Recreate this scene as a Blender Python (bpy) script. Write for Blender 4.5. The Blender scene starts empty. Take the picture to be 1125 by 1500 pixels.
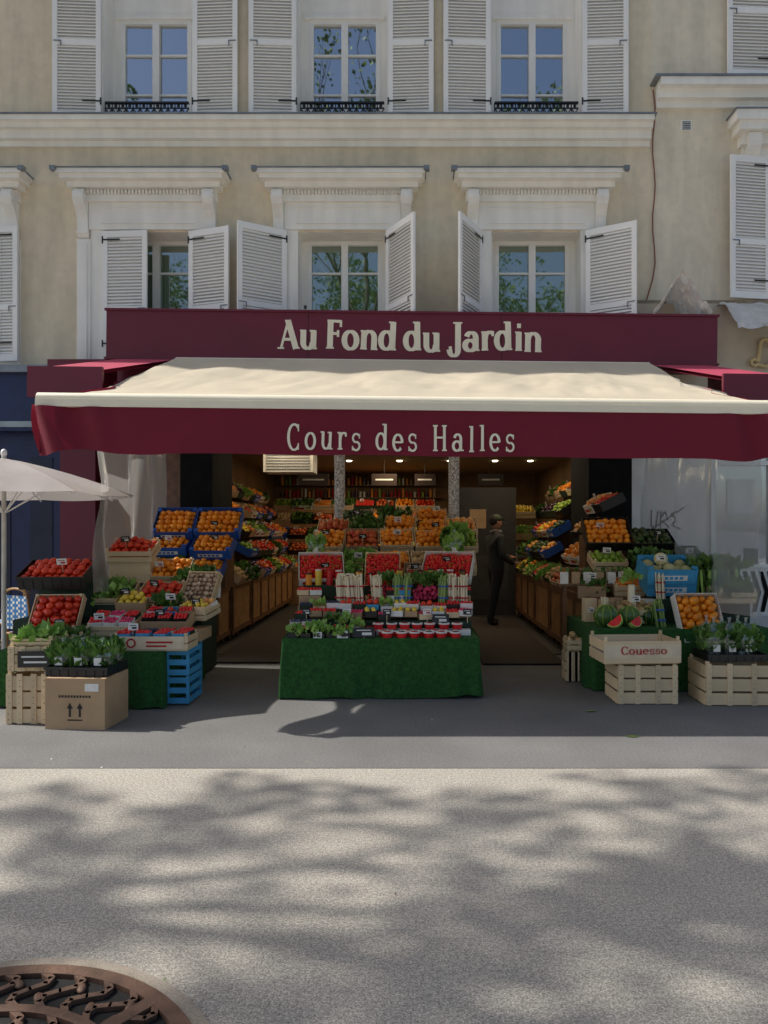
import bpy, math, random
from mathutils import Matrix, Vector, noise
random.seed(7)
R=random.random
def U(a,b): return a+(b-a)*random.random()
scene=bpy.context.scene
# ------------------------------------------------------------------ materials
MC={}
def mat(name,c,rough=.6,var=.15,scale=6,bump=0,bscale=60,metal=0,c2=None,island=False,spec=.5,emit=0,speck=0,sscale=200,streak=0,big=0):
    if name in MC: return MC[name]
    m=bpy.data.materials.new(name); m.use_nodes=True
    nt=m.node_tree; N=nt.nodes; L=nt.links
    p=N['Principled BSDF']
    p.inputs['Roughness'].default_value=rough
    p.inputs['Metallic'].default_value=metal
    p.inputs['Specular IOR Level'].default_value=spec
    tc=N.new('ShaderNodeTexCoord')
    a=[max(0,x*(1-var)) for x in c]; b=[min(1,x*(1+var)) for x in (c2 or c)]
    mx=N.new('ShaderNodeMix'); mx.data_type='RGBA'
    mx.inputs[6].default_value=(*a,1); mx.inputs[7].default_value=(*b,1)
    nz=N.new('ShaderNodeTexNoise'); nz.inputs['Scale'].default_value=scale; nz.inputs['Detail'].default_value=6
    L.new(tc.outputs['Object'],nz.inputs['Vector'])
    if island:
        g=N.new('ShaderNodeNewGeometry')
        ad=N.new('ShaderNodeMath'); ad.operation='ADD'
        mu=N.new('ShaderNodeMath'); mu.operation='MULTIPLY'; mu.inputs[1].default_value=.35
        L.new(nz.outputs[0],mu.inputs[0]); 
        mu2=N.new('ShaderNodeMath'); mu2.operation='MULTIPLY'; mu2.inputs[1].default_value=.75
        L.new(g.outputs['Random Per Island'],mu2.inputs[0])
        L.new(mu.outputs[0],ad.inputs[0]); L.new(mu2.outputs[0],ad.inputs[1])
        L.new(ad.outputs[0],mx.inputs[0])
    else:
        rp=N.new('ShaderNodeMapRange'); rp.inputs[1].default_value=.3; rp.inputs[2].default_value=.7
        L.new(nz.outputs[0],rp.inputs[0]); L.new(rp.outputs[0],mx.inputs[0])
    col=mx.outputs[2]
    def modulate(col,sc,amt,lo=.35,hi=.65,stretch=None):
        n3=N.new('ShaderNodeTexNoise'); n3.inputs['Scale'].default_value=sc; n3.inputs['Detail'].default_value=3
        if stretch:
            mp=N.new('ShaderNodeMapping'); mp.inputs['Scale'].default_value=stretch; L.new(tc.outputs['Object'],mp.inputs[0]); L.new(mp.outputs[0],n3.inputs['Vector'])
        else: L.new(tc.outputs['Object'],n3.inputs['Vector'])
        r3=N.new('ShaderNodeMapRange'); r3.inputs[1].default_value=lo; r3.inputs[2].default_value=hi
        r3.inputs[3].default_value=1-amt; r3.inputs[4].default_value=1+amt
        L.new(n3.outputs[0],r3.inputs[0])
        vm=N.new('ShaderNodeVectorMath'); vm.operation='SCALE'
        L.new(col,vm.inputs[0]); L.new(r3.outputs[0],vm.inputs['Scale']); return vm.outputs[0]
    if speck: col=modulate(col,sscale,speck)
    if big: col=modulate(col,55,big,.38,.62)
    if streak: col=modulate(col,2.2,streak,.4,.62,(2.5,2.5,.35))
    L.new(col,p.inputs['Base Color'])
    if emit:
        p.inputs['Emission Color'].default_value=(*c,1); p.inputs['Emission Strength'].default_value=emit
    if bump:
        n2=N.new('ShaderNodeTexNoise'); n2.inputs['Scale'].default_value=bscale; n2.inputs['Detail'].default_value=4
        L.new(tc.outputs['Object'],n2.inputs['Vector'])
        bp=N.new('ShaderNodeBump'); bp.inputs['Strength'].default_value=bump; bp.inputs['Distance'].default_value=.006
        L.new(n2.outputs[0],bp.inputs['Height']); L.new(bp.outputs[0],p.inputs['Normal'])
    MC[name]=m; return m
def glassmat(name,base,fac,rough=.02,transp=False,tcol=(1,1,1),milk=0,bumps=.12,bsc=1.3):
    m=bpy.data.materials.new(name); m.use_nodes=True
    nt=m.node_tree;N=nt.nodes;L=nt.links
    N.remove(N['Principled BSDF']); o=N['Material Output']
    g=N.new('ShaderNodeBsdfGlossy'); g.inputs['Roughness'].default_value=rough; g.inputs['Color'].default_value=(.9,.95,1,1)
    if transp: d=N.new('ShaderNodeBsdfTransparent'); d.inputs['Color'].default_value=(*tcol,1)
    else: d=N.new('ShaderNodeBsdfDiffuse'); d.inputs['Color'].default_value=(*base,1)
    tc=N.new('ShaderNodeTexCoord'); nz=N.new('ShaderNodeTexNoise'); nz.inputs['Scale'].default_value=bsc
    L.new(tc.outputs['Object'],nz.inputs['Vector'])
    bp=N.new('ShaderNodeBump'); bp.inputs['Strength'].default_value=bumps; bp.inputs['Distance'].default_value=.02
    L.new(nz.outputs[0],bp.inputs['Height']); L.new(bp.outputs[0],g.inputs['Normal'])
    x=N.new('ShaderNodeMixShader'); x.inputs[0].default_value=fac
    L.new(d.outputs[0],x.inputs[1]); L.new(g.outputs[0],x.inputs[2]); out=x.outputs[0]
    if milk:
        df=N.new('ShaderNodeBsdfDiffuse'); df.inputs['Color'].default_value=(.8,.8,.78,1)
        tl=N.new('ShaderNodeBsdfTranslucent'); tl.inputs['Color'].default_value=(.8,.8,.78,1)
        a=N.new('ShaderNodeMixShader'); a.inputs[0].default_value=.5; L.new(df.outputs[0],a.inputs[1]); L.new(tl.outputs[0],a.inputs[2])
        y=N.new('ShaderNodeMixShader'); y.inputs[0].default_value=milk; L.new(out,y.inputs[1]); L.new(a.outputs[0],y.inputs[2]); out=y.outputs[0]
    L.new(out,o.inputs[0])
    return m
def clothmat(name,c,trans=.25,scale=3):
    m=mat(name,c,.85,.09,scale,bump=.15,bscale=300)
    nt=m.node_tree;N=nt.nodes;L=nt.links
    p=N['Principled BSDF'];o=N['Material Output']
    t=N.new('ShaderNodeBsdfTranslucent'); t.inputs['Color'].default_value=(*c,1)
    x=N.new('ShaderNodeMixShader'); x.inputs[0].default_value=trans
    L.new(p.outputs[0],x.inputs[1]);L.new(t.outputs[0],x.inputs[2]);L.new(x.outputs[0],o.inputs[0])
    return m
WALL=mat('beige_render',(.76,.66,.49),.9,.07,1.2,bump=.25,bscale=40,speck=.04,sscale=9,streak=.05)
WALL2=mat('beige_render_right',(.77,.69,.54),.9,.07,1.0,bump=.25,bscale=40,speck=.04,sscale=9,streak=.06)
WHITE=mat('white_stone_paint',(.9,.88,.82),.7,.04,2,bump=.1,bscale=30,streak=.04)
SHUT=mat('white_shutter_paint',(.92,.91,.88),.5,.03,4,island=True)
SHUTB=mat('shutter_backing',(.6,.6,.58),.8,.05)
FRAME=mat('white_frame',(.88,.87,.83),.4,.03)
ZINC=mat('zinc',(.25,.27,.29),.4,.2,5,metal=.6)
IRON=mat('black_iron',(.012,.012,.014),.4,.2)
GLASS=glassmat('window_glass',(.015,.02,.035),.5)
GLASSG=glassmat('window_glass_curtain_tree_reflection',(.06,.12,.045),.32)  # green base paints in the tree reflection as well as a green curtain
GLASSL=glassmat('shop_glass_pale',(.5,.5,.48),.4)  # pale base paints in the sunlit street's reflection, plus a pale interior
PLAST=glassmat('clear_plastic',(0,0,0),.1,.15,True,(.86,.87,.87),.28,.3,3)
BAGP=glassmat('bag_plastic',(0,0,0),.13,.2,True,(.9,.95,.9),.04,.8,5)
MAR=clothmat('maroon_cloth',(.2,.012,.032),.22)
MARP=mat('maroon_paint',(.14,.01,.028),.45,.1,2)
PINK=clothmat('maroon_cloth_sunlit',(.48,.055,.11),.1)  # maroon cloth with the sun on its top painted in as pink
CREAM=clothmat('cream_canvas',(.68,.6,.46),.22,1.3)
CREAMP=mat('cream_paint',(.88,.8,.62),.5,.03)
GREY=clothmat('parasol_canvas',(.5,.46,.45),.3)
NAVY=mat('navy_paint',(.012,.022,.09),.35,.2)
BROWN=mat('brown_wood',(.09,.04,.022),.5,.4,8)
BLACKP=mat('black_paint',(.012,.012,.013),.9,.2,spec=.08)
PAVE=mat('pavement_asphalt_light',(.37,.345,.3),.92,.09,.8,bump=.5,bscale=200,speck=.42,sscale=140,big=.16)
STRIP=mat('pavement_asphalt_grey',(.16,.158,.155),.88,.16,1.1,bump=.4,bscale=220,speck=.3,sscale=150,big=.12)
ROAD=mat('road_asphalt',(.06,.06,.06),.9,.2,2,bump=.4,bscale=120)
KERB=mat('granite_kerb',(.32,.3,.28),.8,.2,20)
DARK=mat('dark_gap',(.01,.01,.01),.9,.1)
GRASS=mat('artificial_turf',(.02,.1,.018),.95,.4,35,bump=1.0,bscale=260,speck=.35,sscale=300)
DGREEN=mat('dark_green_board',(.012,.035,.018),.7,.3)
WOOD=mat('crate_wood',(.68,.53,.33),.75,.25,9,island=True,bump=.2,bscale=60)
HONEY=mat('counter_wood',(.36,.19,.08),.5,.3,7)
DHONEY=mat('counter_wood_frame',(.16,.075,.03),.5,.3,7)
CARD=mat('cardboard',(.46,.31,.18),.85,.1,5)
BLUEC=mat('blue_carton',(.02,.1,.45),.55,.15,8)
LBLUE=mat('light_blue_carton',(.05,.32,.6),.55,.15,8)
WHITEC=mat('white_carton',(.78,.78,.75),.6,.08,8)
BLACKC=mat('black_plastic',(.015,.015,.016),.4,.2)
REDINK=mat('red_ink',(.45,.02,.02),.7,.2)
CHALK=mat('chalk',(.75,.75,.72),.8,.1)
PAPER=mat('paper',(.8,.79,.75),.8,.08,20)
CEIL=mat('ceiling_paint',(.4,.32,.21),.8,.05)
TAN=mat('tan_paint',(.22,.13,.055),.8,.2,2)
DFLOOR=mat('shop_floor',(.045,.042,.038),.6,.3,5)
MATM=mat('coir_mat',(.05,.038,.03),.95,.3,50,bump=.6)
LAMP=mat('lamp_disc',(1,.85,.6),.5,0,emit=16)
LEAF=mat('tree_leaf',(.06,.12,.02),.6,.4,4,c2=(.14,.22,.045),island=True)
BARK=mat('bark',(.09,.075,.06),.9,.3,8,bump=.5,bscale=30)
RUST=mat('cast_iron_rust',(.12,.065,.042),.65,.35,14,bump=.4,bscale=80)
FR={}
def fm(n,c,c2,rough=.35): FR[n]=mat('fruit_'+n,c,rough,.1,14,c2=c2,island=True)
fm('orange',(.76,.2,.006),(.95,.34,.02)); fm('tomato',(.55,.015,.008),(.75,.06,.015),.2); fm('apple',(.42,.02,.02),(.66,.18,.04))
fm('strawberry',(.6,.006,.012),(.8,.03,.03)); fm('lemon',(.75,.5,.03),(.85,.65,.08)); fm('lime',(.12,.26,.02),(.32,.45,.05))
fm('avocado',(.015,.03,.01),(.05,.09,.02)); fm('aubergine',(.02,.006,.02),(.06,.01,.05),.2); fm('mushroom',(.3,.18,.1),(.65,.5,.38),.7)
fm('potato',(.38,.24,.11),(.55,.4,.2),.8); fm('blueberry',(.02,.02,.06),(.05,.06,.14)); fm('leaf',(.025,.08,.012),(.14,.27,.05),.5)
fm('asparagus',(.75,.65,.42),(.85,.8,.62)); fm('asparagusg',(.12,.24,.05),(.3,.42,.13)); fm('radish',(.55,.02,.1),(.75,.07,.18)); fm('carrot',(.75,.2,.02),(.8,.3,.05))
fm('melon',(.3,.34,.14),(.6,.56,.32),.6); fm('wmelon',(.01,.05,.015),(.08,.16,.04),.3); fm('peach',(.75,.22,.08),(.85,.48,.12)); fm('lettuce',(.13,.3,.04),(.34,.54,.12),.5)
# ------------------------------------------------------------------ builder
def icos(level):
    t=(1+5**.5)/2
    v=[Vector(p).normalized() for p in [(-1,t,0),(1,t,0),(-1,-t,0),(1,-t,0),(0,-1,t),(0,1,t),(0,-1,-t),(0,1,-t),(t,0,-1),(t,0,1),(-t,0,-1),(-t,0,1)]]
    f=[(0,11,5),(0,5,1),(0,1,7),(0,7,10),(0,10,11),(1,5,9),(5,11,4),(11,10,2),(10,7,6),(7,1,8),(3,9,4),(3,4,2),(3,2,6),(3,6,8),(3,8,9),(4,9,5),(2,4,11),(6,2,10),(8,6,7),(9,8,1)]
    for _ in range(level):
        c={};nf=[]
        def mid(a,b):
            k=(min(a,b),max(a,b))
            if k not in c: v.append(((v[a]+v[b])/2).normalized()); c[k]=len(v)-1
            return c[k]
        for a,b,d in f:
            x,y,z=mid(a,b),mid(b,d),mid(d,a); nf+=[(a,x,z),(b,y,x),(d,z,y),(x,y,z)]
        f=nf
    return v,f
ICO=[icos(0),icos(1),icos(2)]
class B:
    def __init__(s): s.v=[];s.f=[];s.mi=[];s.sm=[];s.mats=[];s.M=Matrix()
    def add(s,vs,fs,m,smooth=False):
        if m not in s.mats: s.mats.append(m)
        k=s.mats.index(m); o=len(s.v); M=s.M
        s.v+=[tuple(M@Vector(p)) for p in vs]
        s.f+=[tuple(i+o for i in f) for f in fs]; s.mi+=[k]*len(fs); s.sm+=[smooth]*len(fs)
    def box(s,x0,x1,y0,y1,z0,z1,m):
        s.add([(x0,y0,z0),(x1,y0,z0),(x1,y1,z0),(x0,y1,z0),(x0,y0,z1),(x1,y0,z1),(x1,y1,z1),(x0,y1,z1)],
              [(0,3,2,1),(4,5,6,7),(0,1,5,4),(1,2,6,5),(2,3,7,6),(3,0,4,7)],m)
    def obox(s,c,sz,m,rot=None):
        o=s.M; s.M=o@Matrix.Translation(c)@(rot.to_4x4() if rot is not None else Matrix())
        a,b,d=[q/2 for q in sz]; s.box(-a,a,-b,b,-d,d,m); s.M=o
    def cyl(s,p,q,r0,r1,m,n=10,cap=True,smooth=True):
        p=Vector(p);q=Vector(q);d=(q-p)
        if d.length<1e-6: return
        d.normalize(); u=d.orthogonal().normalized(); w=d.cross(u)
        vs=[]
        for (c,r) in ((p,r0),(q,r1)):
            for i in range(n):
                a=2*math.pi*i/n; vs.append(c+u*(r*math.cos(a))+w*(r*math.sin(a)))
        s.add(vs,[(i,(i+1)%n,n+(i+1)%n,n+i) for i in range(n)],m,smooth)
        if cap: s.add(vs,[tuple(range(n-1,-1,-1)),tuple(range(n,2*n))],m)
    def ball(s,c,r,m,sc=(1,1,1),lv=1,rot=None,jit=0):
        v,f=ICO[lv]; out=[]
        for p in v:
            q=Vector((p.x*sc[0],p.y*sc[1],p.z*sc[2]))*r*(1+U(-jit,jit) if jit else 1)
            if rot is not None: q=rot@q
            out.append(q+Vector(c))
        s.add(out,f,m,True)
    def tube(s,pts,r,m,n=6):
        for a,b in zip(pts[:-1],pts[1:]): s.cyl(a,b,r,r,m,n)
    def prism(s,prof,x0,x1,m):
        n=len(prof)
        s.add([(x0,a,b) for a,b in prof]+[(x1,a,b) for a,b in prof],[tuple(range(n)),tuple(range(2*n-1,n-1,-1))]+[(i,n+i,n+(i+1)%n,(i+1)%n) for i in range(n)],m)
    def grid(s,fn,nu,nv,m,smooth=True):
        s.add([fn(i/nu,j/nv) for j in range(nv+1) for i in range(nu+1)],
              [(j*(nu+1)+i,j*(nu+1)+i+1,(j+1)*(nu+1)+i+1,(j+1)*(nu+1)+i) for j in range(nv) for i in range(nu)],m,smooth)
    def leaves(s,c,r,m,n=20,size=.05,up=.5):
        c=Vector(c)
        for _ in range(n):
            d=Vector((U(-1,1),U(-1,1),U(-.3,1))).normalized()
            p=c+Vector((d.x*r*R()**.4,d.y*r*R()**.4,d.z*r*.8*R()**.4))
            t=(d+Vector((U(-.6,.6),U(-.6,.6),up))).normalized(); w=t.orthogonal().normalized()
            w.rotate(Matrix.Rotation(U(0,6.28),3,t)); nn=t.cross(w)
            l=size*U(.7,1.3); h=l*.4
            s.add([p,p+t*l*.5+w*h+nn*h*.3,p+t*l,p+t*l*.5-w*h+nn*h*.3],[(0,1,2),(0,2,3)],m,True)
    def finish(s,name,parent=None):
        me=bpy.data.meshes.new(name); me.from_pydata(s.v,[],s.f)
        for m in s.mats: me.materials.append(m)
        me.polygons.foreach_set('material_index',s.mi); me.polygons.foreach_set('use_smooth',s.sm); me.update()
        o=bpy.data.objects.new(name,me); scene.collection.objects.link(o)
        if parent: o.parent=parent
        return o
def empty(name):
    e=bpy.data.objects.new(name,None); scene.collection.objects.link(e); return e
def TR(x,y,z,yaw=0,tilt=0): return Matrix.Translation((x,y,z))@Matrix.Rotation(yaw,4,'Z')@Matrix.Rotation(tilt,4,'X')
# ------------------------------------------------------------------ lettering
def gl(T,N):
    S=.09
    def sf(x,y,l=.42): return ('L',x-l/2,y,x+l/2,y,S)
    return {
    'A':(1.3,[('L',.14,0,.6,1.5,N),('L',.58,1.5,1.08,0,T),('L',.3,.5,.9,.5,N),sf(.14,.04),sf(1.1,.04),sf(.55,1.48,.3)]),
    'u':(1.2,[('L',.25,1,.25,.35,T),('A',.54,.36,.29,.33,180,360,T,N),('L',.88,1,.88,0,T),sf(.19,.97,.32),sf(.8,.97,.34),sf(.95,.04,.32)]),
    'F':(1.12,[('L',.32,0,.32,1.5,T),('L',.12,1.45,.98,1.45,N),('L',.3,.8,.8,.8,N),('L',.96,1.5,.96,1.15,N),('L',.8,.98,.8,.62,N),sf(.32,.04,.5)]),
    'o':(1.08,[('A',.52,.5,.38,.46,0,360,T,N)]),
    'n':(1.22,[('L',.26,0,.26,1,T),('A',.58,.6,.32,.36,0,180,T,N),('L',.9,.62,.9,0,T),sf(.26,.04),sf(.92,.04),sf(.18,.97,.28)]),
    'd':(1.18,[('A',.48,.5,.35,.46,0,360,T,N),('L',.86,0,.86,1.5,T),sf(.77,1.47,.36),sf(.94,.04,.3)]),
    'J':(.95,[('L',.62,1.5,.62,.05,T),('A',.36,.05,.26,.32,-180,0,T,N),sf(.6,1.46,.56),('L',.05,.12,.24,.12,.2)]),
    'a':(1.12,[('L',.8,.68,.8,0,T),('A',.52,.68,.28,.28,0,165,T,N),('A',.46,.29,.32,.27,0,360,T,N),sf(.9,.04,.3)]),
    'r':(.92,[('L',.28,0,.28,1,T),('A',.6,.6,.3,.36,50,180,T,N),('L',.7,.85,.86,.85,.2),sf(.28,.04),sf(.2,.97,.28)]),
    'i':(.66,[('L',.33,0,.33,1,T),('L',.22,1.32,.46,1.32,.24),sf(.33,.04),sf(.25,.97,.3)]),
    'l':(.66,[('L',.33,0,.33,1.5,T),sf(.33,.04),sf(.25,1.46,.32)]),
    's':(.95,[('A',.47,.73,.28,.24,35,270,T*.7,N),('A',.47,.27,.3,.24,-150,90,T*.7,N),('L',.74,.98,.74,.72,N),('L',.16,.28,.16,.02,N)]),
    'e':(1.05,[('A',.5,.5,.37,.46,0,318,T,N),('L',.16,.52,.88,.52,N)]),
    'C':(1.25,[('A',.66,.75,.5,.74,48,312,T,N),('L',1.02,1.5,1.02,1.08,N),('L',1.02,.4,1.02,.02,N)]),
    'H':(1.45,[('L',.32,0,.32,1.5,T),('L',1.1,0,1.1,1.5,T),('L',.3,.78,1.1,.78,N),sf(.32,.04),sf(.32,1.46),sf(1.1,.04),sf(1.1,1.46)]),
    ' ':(.62,[])}
def text(b,s,x0,x1,y,z,h,m,T=.27,N=.1,bounce=0,sp=0,spacew=None):
    G=gl(T,N)
    if spacew: G[' ']=(spacew,[])
    tot=sum(G[c][0]+sp for c in s); u=h/1.5; k=(x1-x0)/(tot)
    cx=x0; dy=0
    for c in s:
        w,els=G[c]; bz=U(-bounce,bounce); an=U(-1,1)*bounce*.9
        for e in els:
            dy+=1; yy=y-.0012*(dy%9)-.002
            def P(a,bb):
                a2=a-w/2; return (cx+(w/2+a2*math.cos(an)-bb*math.sin(an)*u/k)*k, yy, z+(bb+a2*math.sin(an))*u+bz*h)
            if e[0]=='L':
                _,xa,ya,xb,yb,ww=e; d=Vector((xb-xa,yb-ya)).normalized()*ww/2; n=(-d.y,d.x)
                b.add([P(xa+n[0],ya+n[1]),P(xa-n[0],ya-n[1]),P(xb-n[0],yb-n[1]),P(xb+n[0],yb+n[1])],[(0,1,2,3)],m)
            else:
                _,ax,ay,rx,ry,a0,a1,wt,wn=e; K=20; vs=[]
                for i in range(K+1):
                    a=math.radians(a0+(a1-a0)*i/K); ww=(wn+(wt-wn)*abs(math.cos(a)))/2
                    for sg in (1,-1): vs.append(P(ax+(rx+sg*ww)*math.cos(a),ay+(ry+sg*ww)*math.sin(a)))
                b.add(vs,[(2*i,2*i+1,2*i+3,2*i+2) for i in range(K)],m)
        cx+=(w+sp)*k
# ------------------------------------------------------------------ ground
g=B(); g.box(-400,400,-400,400,-.5,-.13,ROAD); g.finish('ground')
g=B(); g.box(-60,60,-20,4.636,-.3,0,PAVE); g.finish('pavement')  # unseen part behind the camera widened to bounce sunlight onto the facade
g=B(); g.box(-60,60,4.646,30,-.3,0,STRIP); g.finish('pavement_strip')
g=B(); g.box(-60,60,-20.3,-20.004,-.3,.004,KERB); g.finish('kerb')
b=B()
for _ in range(90):
    x=U(-2.5,2.6);y=U(2.3,6.3); l=U(.006,.018); a=U(0,3.14)
    b.add([(x,y,.004),(x+l*math.cos(a),y+l*math.sin(a),.006),(x+l*1.1*math.cos(a+.6),y+l*math.sin(a+.6),.009)],[(0,1,2)],random.choice([PAPER,LEAF,CARD,CARD,LEAF,DHONEY]))
for (x,y) in ((1.5,6.1),(1.62,5.35)): b.add([(x,y,.004),(x+.06,y+.02,.008),(x+.12,y,.004),(x+.06,y-.03,.01)],[(0,1,2,3)],LEAF)
b.finish('pavement_litter')
b=B(); cx,cy=-1.27,1.77
def ring(b,r0,r1,z0,z1,m,n=72):
    vs=[]
    for i in range(n+1):
        a=6.28318*i/n
        for r,z in ((r0,z0),(r0,z1),(r1,z1),(r1,z0)): vs.append((cx+r*math.cos(a),cy+r*math.sin(a),z))
    fs=[]
    for i in range(n):
        for k in range(4): fs.append((4*i+k,4*i+(k+1)%4,4*i+4+(k+1)%4,4*i+4+k))
    b.add(vs,fs,m)
ring(b,.0,.74,.001,.004,DARK); ring(b,.74,.785,.002,.014,mat('frame_stone',(.3,.26,.21),.8,.2,10,speck=.2,sscale=140))
ring(b,.685,.735,.005,.022,RUST); ring(b,.49,.525,.005,.022,RUST); ring(b,.27,.31,.005,.022,RUST)
for k in range(4):
    a=k*math.pi/2+.9
    b.obox((cx+.48*math.cos(a),cy+.48*math.sin(a),.0135),(.44,.05,.018),RUST,Matrix.Rotation(a,3,'Z'))
for (ra,rb,n) in ((.515,.695,36),(.3,.5,24)):
    for k in range(n):
        a=k*2*math.pi/n; st=2*math.pi/n
        def pp_(r,t): return (cx+r*math.cos(t),cy+r*math.sin(t),.013)
        K=6; ps=[pp_(ra+(rb-ra)*i/K,a+st*.42*math.sin(i/K*2*math.pi)) for i in range(K+1)]
        for q0,q1 in zip(ps[:-1],ps[1:]):
            q0=Vector(q0);q1=Vector(q1);d=q1-q0; b.obox((q0+q1)/2,(d.length+.008,.022,.016),RUST,Matrix.Rotation(math.atan2(d.y,d.x),3,'Z'))
        c=pp_((ra+rb)/2+.035*(1 if k%2 else -1),a+st*.5); b.ball(c,.02,RUST,(1.5,.8,.45),1,Matrix.Rotation(a+.8,3,'Z'))
b.finish('tree_grate')
# ------------------------------------------------------------------ buildings
FY=10.4
def wall(b,x0,x1,z0,z1,holes,m,depth=.5,revm=None):
    xs=sorted({x0,x1}|{h[0] for h in holes}|{h[1] for h in holes}); zs=sorted({z0,z1}|{h[2] for h in holes}|{h[3] for h in holes})
    for i in range(len(xs)-1):
        for j in range(len(zs)-1):
            cx_=(xs[i]+xs[i+1])/2; cz=(zs[j]+zs[j+1])/2
            if any(h[0]<cx_<h[1] and h[2]<cz<h[3] for h in holes): continue
            b.add([(xs[i],FY,zs[j]),(xs[i+1],FY,zs[j]),(xs[i+1],FY,zs[j+1]),(xs[i],FY,zs[j+1])],[(0,1,2,3)],m)
    for h in holes:
        a,c,e,f=h; r=revm or m
        b.add([(a,FY,e),(c,FY,e),(c,FY,f),(a,FY,f),(a,FY+depth,e),(c,FY+depth,e),(c,FY+depth,f),(a,FY+depth,f)],
              [(0,4,7,3),(1,2,6,5),(3,7,6,2),(0,1,5,4)],r)
def window(b,xc,z0,z1,w,y,bars,gm,top=None):
    f=.06
    b.box(xc-w/2,xc-w/2+f,y-.05,y+.02,z0,z1,FRAME); b.box(xc+w/2-f,xc+w/2,y-.05,y+.02,z0,z1,FRAME)
    b.box(xc-w/2+f,xc+w/2-f,y-.05,y+.02,z1-f,z1,FRAME); b.box(xc-w/2+f,xc+w/2-f,y-.05,y+.02,z0,z0+.09,FRAME)
    b.box(xc-.05,xc+.05,y-.07,y+.02,z0+.09,z1-f,FRAME)
    for z in bars:
        b.box(xc-w/2+f,xc-.05,y-.03,y+.01,z-.014,z+.014,FRAME); b.box(xc+.05,xc+w/2-f,y-.03,y+.01,z-.014,z+.014,FRAME)
    for sx in (-1,1):
        a,c=sorted((xc+sx*.05,xc+sx*(w/2-f))); t0=U(-.004,.004); t1=U(-.004,.004)
        b.add([(a,y+t0,z0+.09),(c,y-t0,z0+.09),(c,y-t0+t1,z1-f),(a,y+t0+t1,z1-f)],[(0,1,2,3)],gm)
def shutter(b,x,y,z0,z1,w,ang,side):
    o=b.M; b.M=o@Matrix.Translation((x,y,0))@Matrix.Rotation(-ang*side,4,'Z')@Matrix.Scale(side,4,(1,0,0))
    t=.035; st=.07
    b.box(0,st,-t,0,z0,z1,SHUT); b.box(w-st,w,-t,0,z0,z1,SHUT)
    H=z1-z0; rails=[(z0,z0+.1),(z0+H*.38,z0+H*.38+.08),(z1-.09,z1)]
    if H>2.5: rails.insert(2,(z0+H*.72,z0+H*.72+.08))
    for a,c in rails: b.box(st,w-st,-t+.002,-.002,a,c,SHUT)
    for (a0,a1),(c0,c1) in zip(rails[:-1],rails[1:]):
        n=int((c0-a1)/.046)
        for k in range(n):
            z=a1+(k+.5)*(c0-a1)/n
            b.obox((w/2,-t/2-.001,z),(w-2*st,.038,.009),SHUT,Matrix.Rotation(math.radians(52),3,'X'))
    b.box(st,w-st,-.004,-.001,z0+.01,z1-.01,SHUTB)
    for z in (z0+.25,z1-.14):
        b.box(.0,.26,-t-.006,-t-.001,z,z+.022,IRON); b.cyl((0,-t,z-.04),(0,-t,z+.06),.012,.012,IRON,6)
    zc=z0+H*.38+.04; b.box(w-.13,w-.02,-t-.012,-t-.001,zc,zc+.012,ZINC); b.box(w-.13,w-.118,-t-.012,-t-.001,zc-.07,zc,ZINC)
    b.M=o
def hood(b,xc,dz=0):
    z=6.0+dz
    for (pr,w,a,c) in ((.30,2.32,.58,.64),(.34,2.40,.64,.7),(.2,2.2,.5,.58),(.1,2.06,.34,.5),(.045,1.7,-.05,.34)):
        b.box(xc-w/2,xc+w/2,FY-pr,FY+.01,z+a,z+c,WHITE)
    b.box(xc-1.22,xc+1.22,FY-.36,FY+.01,z+.7,z+.715,ZINC)
    n=40
    for k in range(n):
        x=xc-1.0+2.0*(k+.5)/n; b.box(x-.014,x+.014,FY-.14,FY-.1,z+.43,z+.49,WHITE)
    b.box(xc-.68,xc+.68,FY-.065,FY-.045,z+.03,z+.05,WHITE); b.box(xc-.68,xc+.68,FY-.065,FY-.045,z+.26,z+.28,WHITE)
    for sx in (-1,1):
        x=xc+sx*.93
        prof=[(FY,z-.18),(FY-.05,z-.16),(FY-.07,z-.05),(FY-.08,z+.1),(FY-.14,z+.2),(FY-.2,z+.26),(FY-.24,z+.34),(FY-.23,z+.42),(FY-.2,z+.47),(FY,z+.497)]
        b.prism(prof,x-.075,x+.075,WHITE)
        b.cyl((x-.085,FY-.17,z+.36),(x+.085,FY-.17,z+.36),.05,.05,WHITE,12); b.cyl((x-.085,FY-.05,z-.1),(x+.085,FY-.05,z-.1),.035,.035,WHITE,10)
        b.box(x-.1,x+.1,FY-.035,FY+.01,z-2.1,z-.185,WHITE); b.box(x-.05,x+.05,FY-.05,FY-.03,z-2.0,z-.25,WHITE)
    for sx in (-1,1):
        xa=xc+sx*.65; xb=xc+sx*.83
        b.box(min(xa,xb),max(xa,xb),FY-.02,FY+.01,z-2.1,z-.052,WHITE)
    for sx in (-1,1): b.box(xc+sx*1.22-.04,xc+sx*1.22+.04,FY-.38,FY-.3,z+.66,z+.72,ZINC)
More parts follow.
